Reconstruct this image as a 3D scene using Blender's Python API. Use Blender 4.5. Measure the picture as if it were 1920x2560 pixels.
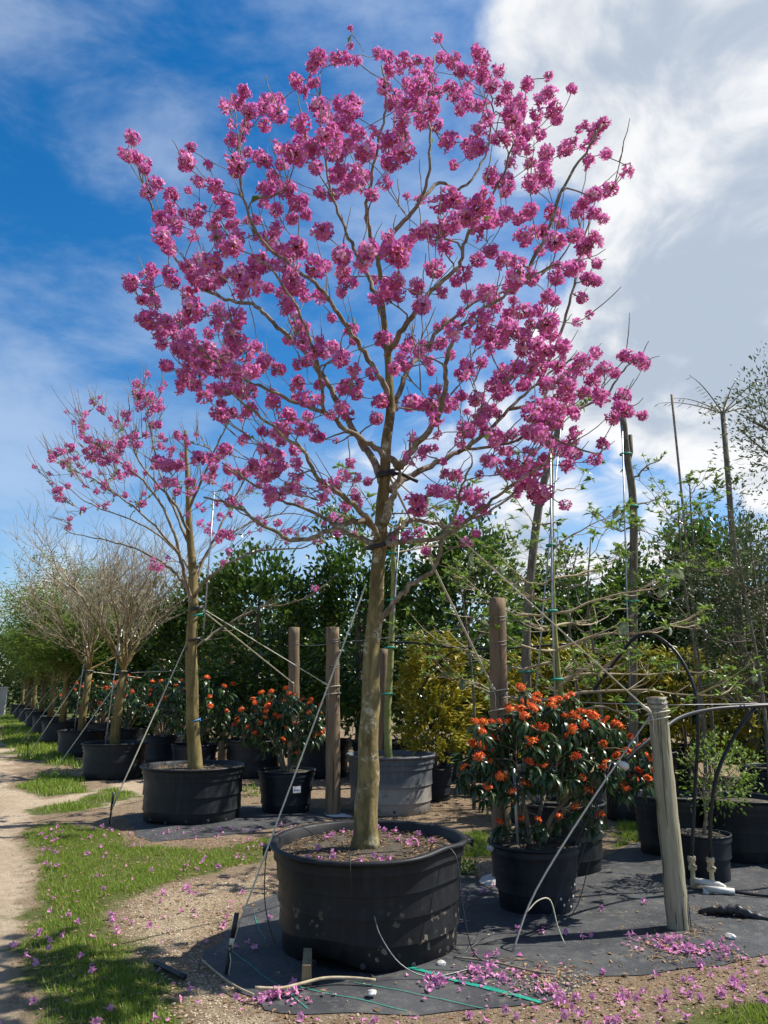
import bpy, bmesh, math, random
import numpy as np
from mathutils import Vector, Matrix, noise as mnoise

for o in list(bpy.data.objects): bpy.data.objects.remove(o, do_unlink=True)
S = bpy.context.scene
COL = S.collection
rad = math.radians

# ---------------- camera ----------------
cam = bpy.data.objects.new('camera', bpy.data.cameras.new('camera'))
COL.objects.link(cam); S.camera = cam
cam.location = (0, 0, 1.75)
cam.rotation_euler = (rad(90 + 12.7), 0, 0)
cam.data.sensor_fit = 'VERTICAL'; cam.data.sensor_height = 34.6; cam.data.lens = 26.0
cam.data.clip_start = 0.05; cam.data.clip_end = 6000

# ---------------- sun, sky, exposure ----------------
SUN_EL, SUN_AZ = 52.0, 14.0          # degrees; azimuth from +X towards +Y
to_sun = Vector((math.cos(rad(SUN_EL))*math.cos(rad(SUN_AZ)), math.cos(rad(SUN_EL))*math.sin(rad(SUN_AZ)), math.sin(rad(SUN_EL))))
sl = bpy.data.lights.new('sun', 'SUN'); sl.energy = 4.8; sl.angle = rad(0.53); sl.color = (1.0, 0.95, 0.87)
sun = bpy.data.objects.new('sun', sl); COL.objects.link(sun); sun.location = (20, 5, 30)
sun.rotation_euler = (-to_sun).to_track_quat('-Z', 'Y').to_euler()
S.view_settings.view_transform = 'Standard'; S.view_settings.look = 'None'
S.view_settings.exposure = 0.68; S.view_settings.gamma = 1.0; S.view_settings.use_curve_mapping = False

CLOUD_LOBES = [((.315, .727, .609), 17, .62), ((.41, .727, .551), 22, .55), ((.405, .795, .452), 14, .50), ((.330, .860, .388), 11, .80),
               ((.418, .851, .317), 14, .75), ((.17, .708, .685), 11, .28), ((.072, .969, .234), 12, .46), ((-.437, .891, .127), 7, .40),
               ((.25, .955, .165), 8, .45), ((.26, .829, .496), 7, -.62), ((.34, .905, .262), 6, -.60), ((.22, .70, .68), 5, -.25), ((-.30, .80, .52), 32, -.60)]
S.cycles.use_adaptive_sampling = True; S.cycles.adaptive_threshold = 0.025
S.cycles.max_bounces = 5; S.cycles.diffuse_bounces = 2; S.cycles.glossy_bounces = 2; S.cycles.transmission_bounces = 3; S.cycles.transparent_max_bounces = 4
S.cycles.caustics_reflective = False; S.cycles.caustics_refractive = False
W = bpy.data.worlds.new('World'); S.world = W; W.use_nodes = True
wt = W.node_tree; wt.nodes.clear()
W.cycles.sampling_method = 'MANUAL'; W.cycles.sample_map_resolution = 256
class NT:
    """small wrapper to write node trees as expressions"""
    def __init__(self, tree): self.t = tree
    def n(self, typ, **kw):
        nd = self.t.nodes.new(typ)
        for k, v in kw.items():
            if k == 'ins':
                for kk, vv in v.items(): self.put(nd.inputs[kk], vv)
            else: setattr(nd, k, v)
        return nd
    def put(self, sock, v):
        if isinstance(v, bpy.types.NodeSocket): self.t.links.new(v, sock)
        elif isinstance(v, bpy.types.Node): self.t.links.new(v.outputs[0], sock)
        else: sock.default_value = v
    def m(self, op, a, b=0.0, c=0.0, clamp=False):
        nd = self.n('ShaderNodeMath', operation=op, use_clamp=clamp)
        self.put(nd.inputs[0], a); self.put(nd.inputs[1], b)
        if len(nd.inputs) > 2: self.put(nd.inputs[2], c)
        return nd.outputs[0]
    def vm(self, op, a, b=(0, 0, 0), out=0):
        nd = self.n('ShaderNodeVectorMath', operation=op)
        self.put(nd.inputs[0], a); self.put(nd.inputs[1], b)
        return nd.outputs['Value'] if op in ('DOT_PRODUCT', 'LENGTH') else nd.outputs[0]
    def ss(self, x, lo, hi, a=0.0, b=1.0):
        nd = self.n('ShaderNodeMapRange', interpolation_type='SMOOTHSTEP')
        self.put(nd.inputs['Value'], x); self.put(nd.inputs['From Min'], lo); self.put(nd.inputs['From Max'], hi)
        self.put(nd.inputs['To Min'], a); self.put(nd.inputs['To Max'], b)
        return nd.outputs['Result']
    def noise(self, vec, scale, detail=5, rough=.55, dist=0.0, lac=2.0):
        nd = self.n('ShaderNodeTexNoise')
        if vec is not None: self.put(nd.inputs['Vector'], vec)
        nd.inputs['Scale'].default_value = scale; nd.inputs['Detail'].default_value = detail
        nd.inputs['Roughness'].default_value = rough; nd.inputs['Distortion'].default_value = dist
        nd.inputs['Lacunarity'].default_value = lac
        return nd.outputs['Fac'] if 'Fac' in nd.outputs else nd.outputs[0]
    def mix(self, f, a, b):
        nd = self.n('ShaderNodeMix', data_type='RGBA')
        self.put(nd.inputs[0], f)
        for s, v in ((6, a), (7, b)):
            self.put(nd.inputs[s], v if not isinstance(v, tuple) or len(v) == 4 else (*v, 1))
        return nd.outputs[2]
    def scale(self, vec, s):
        nd = self.n('ShaderNodeVectorMath', operation='MULTIPLY'); self.put(nd.inputs[0], vec); nd.inputs[1].default_value = s
        return nd.outputs[0]
w = NT(wt)
sky = w.n('ShaderNodeTexSky'); sky.sky_type = 'NISHITA'; sky.sun_disc = False
sky.sun_elevation = rad(SUN_EL); sky.sun_rotation = rad(90 - SUN_AZ)
sky.air_density = 1.0; sky.dust_density = 0.3; sky.ozone_density = 3.0; sky.altitude = 10
hs = w.n('ShaderNodeHueSaturation'); hs.inputs['Saturation'].default_value = 1.40; hs.inputs['Value'].default_value = 1.0
wt.links.new(sky.outputs[0], hs.inputs['Color'])
bg_sky = w.n('ShaderNodeBackground'); wt.links.new(hs.outputs[0], bg_sky.inputs[0]); bg_sky.inputs[1].default_value = 0.095
gen = w.n('ShaderNodeTexCoord').outputs['Generated']
sep = w.n('ShaderNodeSeparateXYZ', ins={0: gen})
dz = w.m('ADD', w.m('MAXIMUM', sep.outputs[2], 0.0), 0.42)
plane = w.n('ShaderNodeCombineXYZ', ins={0: w.m('DIVIDE', sep.outputs[0], dz), 1: w.m('DIVIDE', sep.outputs[1], dz), 2: 0.0}).outputs[0]
def bump_at(d, width):                # soft lobe round one direction of the sky, where a cloud bank stands
    c = w.vm('DOT_PRODUCT', gen, d)
    return w.ss(c, math.cos(rad(width)), 1.0)
lobes = None
for d, wd, amp in CLOUD_LOBES:
    b = w.m('MULTIPLY', bump_at(d, wd), amp)
    lobes = b if lobes is None else w.m('ADD', lobes, b)
warp = w.noise(plane, 3.5, 2, .5)
pl2 = w.vm('ADD', plane, w.n('ShaderNodeCombineXYZ', ins={0: w.m('MULTIPLY', warp, .3), 1: w.m('MULTIPLY', warp, -.2), 2: 3.1}).outputs[0])
cum = w.noise(pl2, 4.6, 8, .56, .12)
big = w.noise(w.vm('ADD', plane, (5.2, 1.7, 0)), 2.6, 3, .5, .2)
dens = w.m('ADD', w.m('ADD', w.m('ADD', w.m('MULTIPLY', w.m('SUBTRACT', cum, .5), 2.2), w.m('MULTIPLY', w.m('SUBTRACT', big, .5), 1.3)), -.14), lobes)
cfac = w.ss(dens, -.14, 0.50)
shade = w.noise(w.vm('ADD', pl2, (-.05, .05, 0)), 4.6, 4, .50, .12)      # the same billows, sampled towards the sun
lit = w.m('SUBTRACT', shade, cum)
thick = w.ss(w.m('ADD', w.m('MULTIPLY', dens, .42), w.m('ADD', w.m('MULTIPLY', lit, 2.0), w.m('MULTIPLY', w.m('SUBTRACT', cum, .5), -3.0))), -.10, .95)
ccol = w.mix(thick, (1.0, 1.0, 1.0), (.49, .57, .68))
cir = w.noise(w.scale(w.vm('ADD', gen, (.3, 0, 0)), (1.5, 1.5, 3.4)), 2.6, 6, .60, .25)
veil = w.noise(w.vm('ADD', gen, (2.2, 7.5, 0)), 1.5, 3, .5, .4)
cirf = w.m('MULTIPLY', w.ss(w.m('ADD', cir, w.m('MULTIPLY', w.m('SUBTRACT', veil, .5), .9)), .38, .80), .56)
fac = w.m('MAXIMUM', w.m('MULTIPLY', cfac, .97), cirf)
low = w.ss(sep.outputs[2], -.01, .05)
fac = w.m('MULTIPLY', fac, w.m('ADD', w.m('MULTIPLY', low, .75), .25))
ccol2 = w.mix(cfac, (.62, .74, .92), ccol)
bg_c = w.n('ShaderNodeBackground'); wt.links.new(ccol2, bg_c.inputs[0]); bg_c.inputs[1].default_value = 0.63
ms = w.n('ShaderNodeMixShader'); wt.links.new(fac, ms.inputs[0]); wt.links.new(bg_sky.outputs[0], ms.inputs[1]); wt.links.new(bg_c.outputs[0], ms.inputs[2])
wo = w.n('ShaderNodeOutputWorld'); wt.links.new(ms.outputs[0], wo.inputs[0])
# ---------------- measured layout, metres (x right, y away from the photographer, z up) ----------------
MAIN_TRUNK = [(-0.13,5.85,0.65),(-0.13,5.85,0.78),(-0.12,5.85,1.03),(-0.11,5.85,1.36),(-0.1,5.85,1.68),(-0.09,5.87,2.02),(-0.06,5.88,2.37),(-0.04,5.88,2.73),(-0.02,5.87,3.02),(-0,5.85,3.31),(0.02,5.83,3.61),(0.05,5.83,3.92),(0.04,5.85,4.25),(0.01,5.88,4.59),(-0.02,5.9,4.98),(-0.05,5.9,5.28)]
MAIN_LIMBS = [(0.06,[(-0.03,5.85,2.91),(-0.14,5.75,2.97),(-0.26,5.6,2.93),(-0.43,5.45,2.83),(-0.62,5.35,2.75),(-0.83,5.2,2.83),(-1.04,5.1,2.95),(-1.22,5.05,2.99)]),(0.055,[(-0.05,5.85,2.8),(-0.2,5.95,2.89),(-0.36,6.1,2.99),(-0.54,6.25,3.13),(-0.84,6.45,3.29),(-1.2,6.65,3.53),(-1.5,6.85,3.76)]),(0.055,[(-0.05,5.85,2.85),(-0.09,5.7,2.95),(-0.2,5.5,3.02),(-0.33,5.35,3.1),(-0.45,5.2,3.16),(-0.57,5.05,3.33),(-0.71,4.9,3.41),(-0.88,4.8,3.54),(-1.06,4.75,3.65)]),(0.085,[(-0.01,5.85,2.98),(0.06,5.77,3.15),(0.11,5.71,3.31),(0.12,5.7,3.38)]),(0.065,[(0.12,5.7,3.38),(0.06,5.67,3.44),(-0.1,5.65,3.55),(-0.26,5.6,3.63),(-0.45,5.5,3.76),(-0.66,5.45,3.82),(-0.92,5.35,3.91),(-1.15,5.25,3.99),(-1.31,5.2,4.12)]),(0.065,[(0.12,5.7,3.38),(0.18,5.65,3.46),(0.27,5.57,3.56),(0.42,5.45,3.75),(0.45,5.35,3.93),(0.47,5.25,4.14),(0.58,5.2,4.33),(0.78,5.15,4.46),(1,5.05,4.59),(1.23,5,4.7)]),(0.068,[(-0.02,5.85,3.31),(-0.09,5.95,3.53),(-0.21,6.05,3.74),(-0.39,6.15,4.08),(-0.56,6.2,4.4),(-0.77,6.25,4.68),(-0.98,6.25,4.86),(-1.14,6.3,5.06),(-1.38,6.35,5.14),(-1.63,6.35,5.25),(-1.92,6.4,5.58),(-2.13,6.45,5.99),(-2.32,6.45,6.49),(-2.43,6.45,6.82)]),(0.066,[(0.05,5.85,3.24),(0.15,5.95,3.35),(0.38,6.1,3.51),(0.63,6.2,3.67),(0.83,6.25,3.81),(1.09,6.35,4.1),(1.37,6.45,4.37),(1.69,6.55,4.64),(1.96,6.6,4.71)]),(0.052,[(-0.02,5.85,2.8),(0.11,5.75,2.81),(0.24,5.65,2.81),(0.44,5.5,2.81),(0.61,5.35,2.9),(0.75,5.25,3.02),(0.93,5.15,3.13),(1.12,5.1,3.25)]),(0.045,[(0,5.85,2.83),(0.09,5.95,2.94),(0.22,6.05,3.05),(0.36,6.15,3.05),(0.56,6.25,3.04),(0.8,6.35,3.14),(1.12,6.45,3.39),(1.43,6.65,3.88),(1.72,6.75,4.18)]),(0.055,[(-0.05,5.85,2.23),(0.01,5.85,2.29),(0.11,5.8,2.4),(0.21,5.75,2.49),(0.33,5.7,2.56),(0.4,5.65,2.66),(0.43,5.6,2.8),(0.53,5.55,2.99),(0.58,5.5,3.19),(0.65,5.45,3.35)]),(0.055,[(0.05,5.85,3.85),(0.12,6,4.11),(0.2,6.1,4.36),(0.33,6.25,4.59),(0.55,6.4,4.93),(0.91,6.55,5.26),(1.33,6.7,5.49),(1.74,6.85,5.85),(2.02,6.95,6.38)]),(0.055,[(0.05,5.85,3.97),(-0.05,5.73,4.16),(-0.18,5.63,4.35),(-0.36,5.5,4.56),(-0.5,5.4,4.74),(-0.7,5.3,4.86),(-0.93,5.15,5.02),(-1.06,5.1,5.34),(-1.08,5.05,5.66)]),(0.055,[(0.02,5.85,4.37),(0.13,5.7,4.5),(0.29,5.55,4.67),(0.43,5.4,4.78),(0.57,5.35,4.89),(0.62,5.25,5.05),(0.74,5.2,5.25),(0.88,5.15,5.49),(1,5.15,5.86)]),(0.045,[(-0.01,5.85,4.74),(-0.12,6.05,5.15),(-0.27,6.2,5.55),(-0.38,6.3,5.9),(-0.49,6.35,6.22),(-0.57,6.35,6.66),(-0.61,6.35,7.17),(-0.62,6.3,7.49)]),(0.05,[(-0.05,5.9,5.28),(0.04,5.85,5.47),(0.2,5.8,5.61),(0.31,5.75,5.75),(0.37,5.7,5.94),(0.39,5.65,6.26),(0.38,5.65,6.62),(0.44,5.65,7.09)]),(0.042,[(-0.05,5.9,5.28),(-0.12,5.85,5.51),(-0.15,5.75,5.66),(-0.11,5.65,5.86),(-0.04,5.55,6.18),(0.02,5.55,6.54),(-0.02,5.55,6.9)]),(0.034,[(0.29,5.75,5.73),(0.49,5.95,6.05),(0.67,6.1,6.1),(0.81,6.2,6.28),(0.96,6.3,6.63),(1.04,6.35,7.07),(1.03,6.35,7.38)]),(0.036,[(1.37,6.45,4.37),(1.62,6.55,4.91),(1.79,6.6,5.41),(1.92,6.65,5.93),(2.05,6.65,6.33)]),(0.034,[(1.09,6.35,4.1),(1.44,6.45,4.2),(1.75,6.55,4.19),(2.03,6.6,4.34),(2.21,6.65,4.59),(2.34,6.65,4.71)]),(0.03,[(1,5.05,4.59),(1.17,4.95,4.93),(1.31,4.9,5.27),(1.48,4.85,5.54),(1.59,4.85,5.74)]),(0.028,[(-0.45,5.5,3.76),(-0.47,5.25,3.99),(-0.58,4.95,4.25),(-0.72,4.75,4.45),(-0.83,4.65,4.53)]),(0.028,[(0.63,6.2,3.67),(0.94,5.95,3.65),(1.2,5.75,3.66),(1.42,5.65,3.56),(1.63,5.65,3.48)])]
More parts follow.
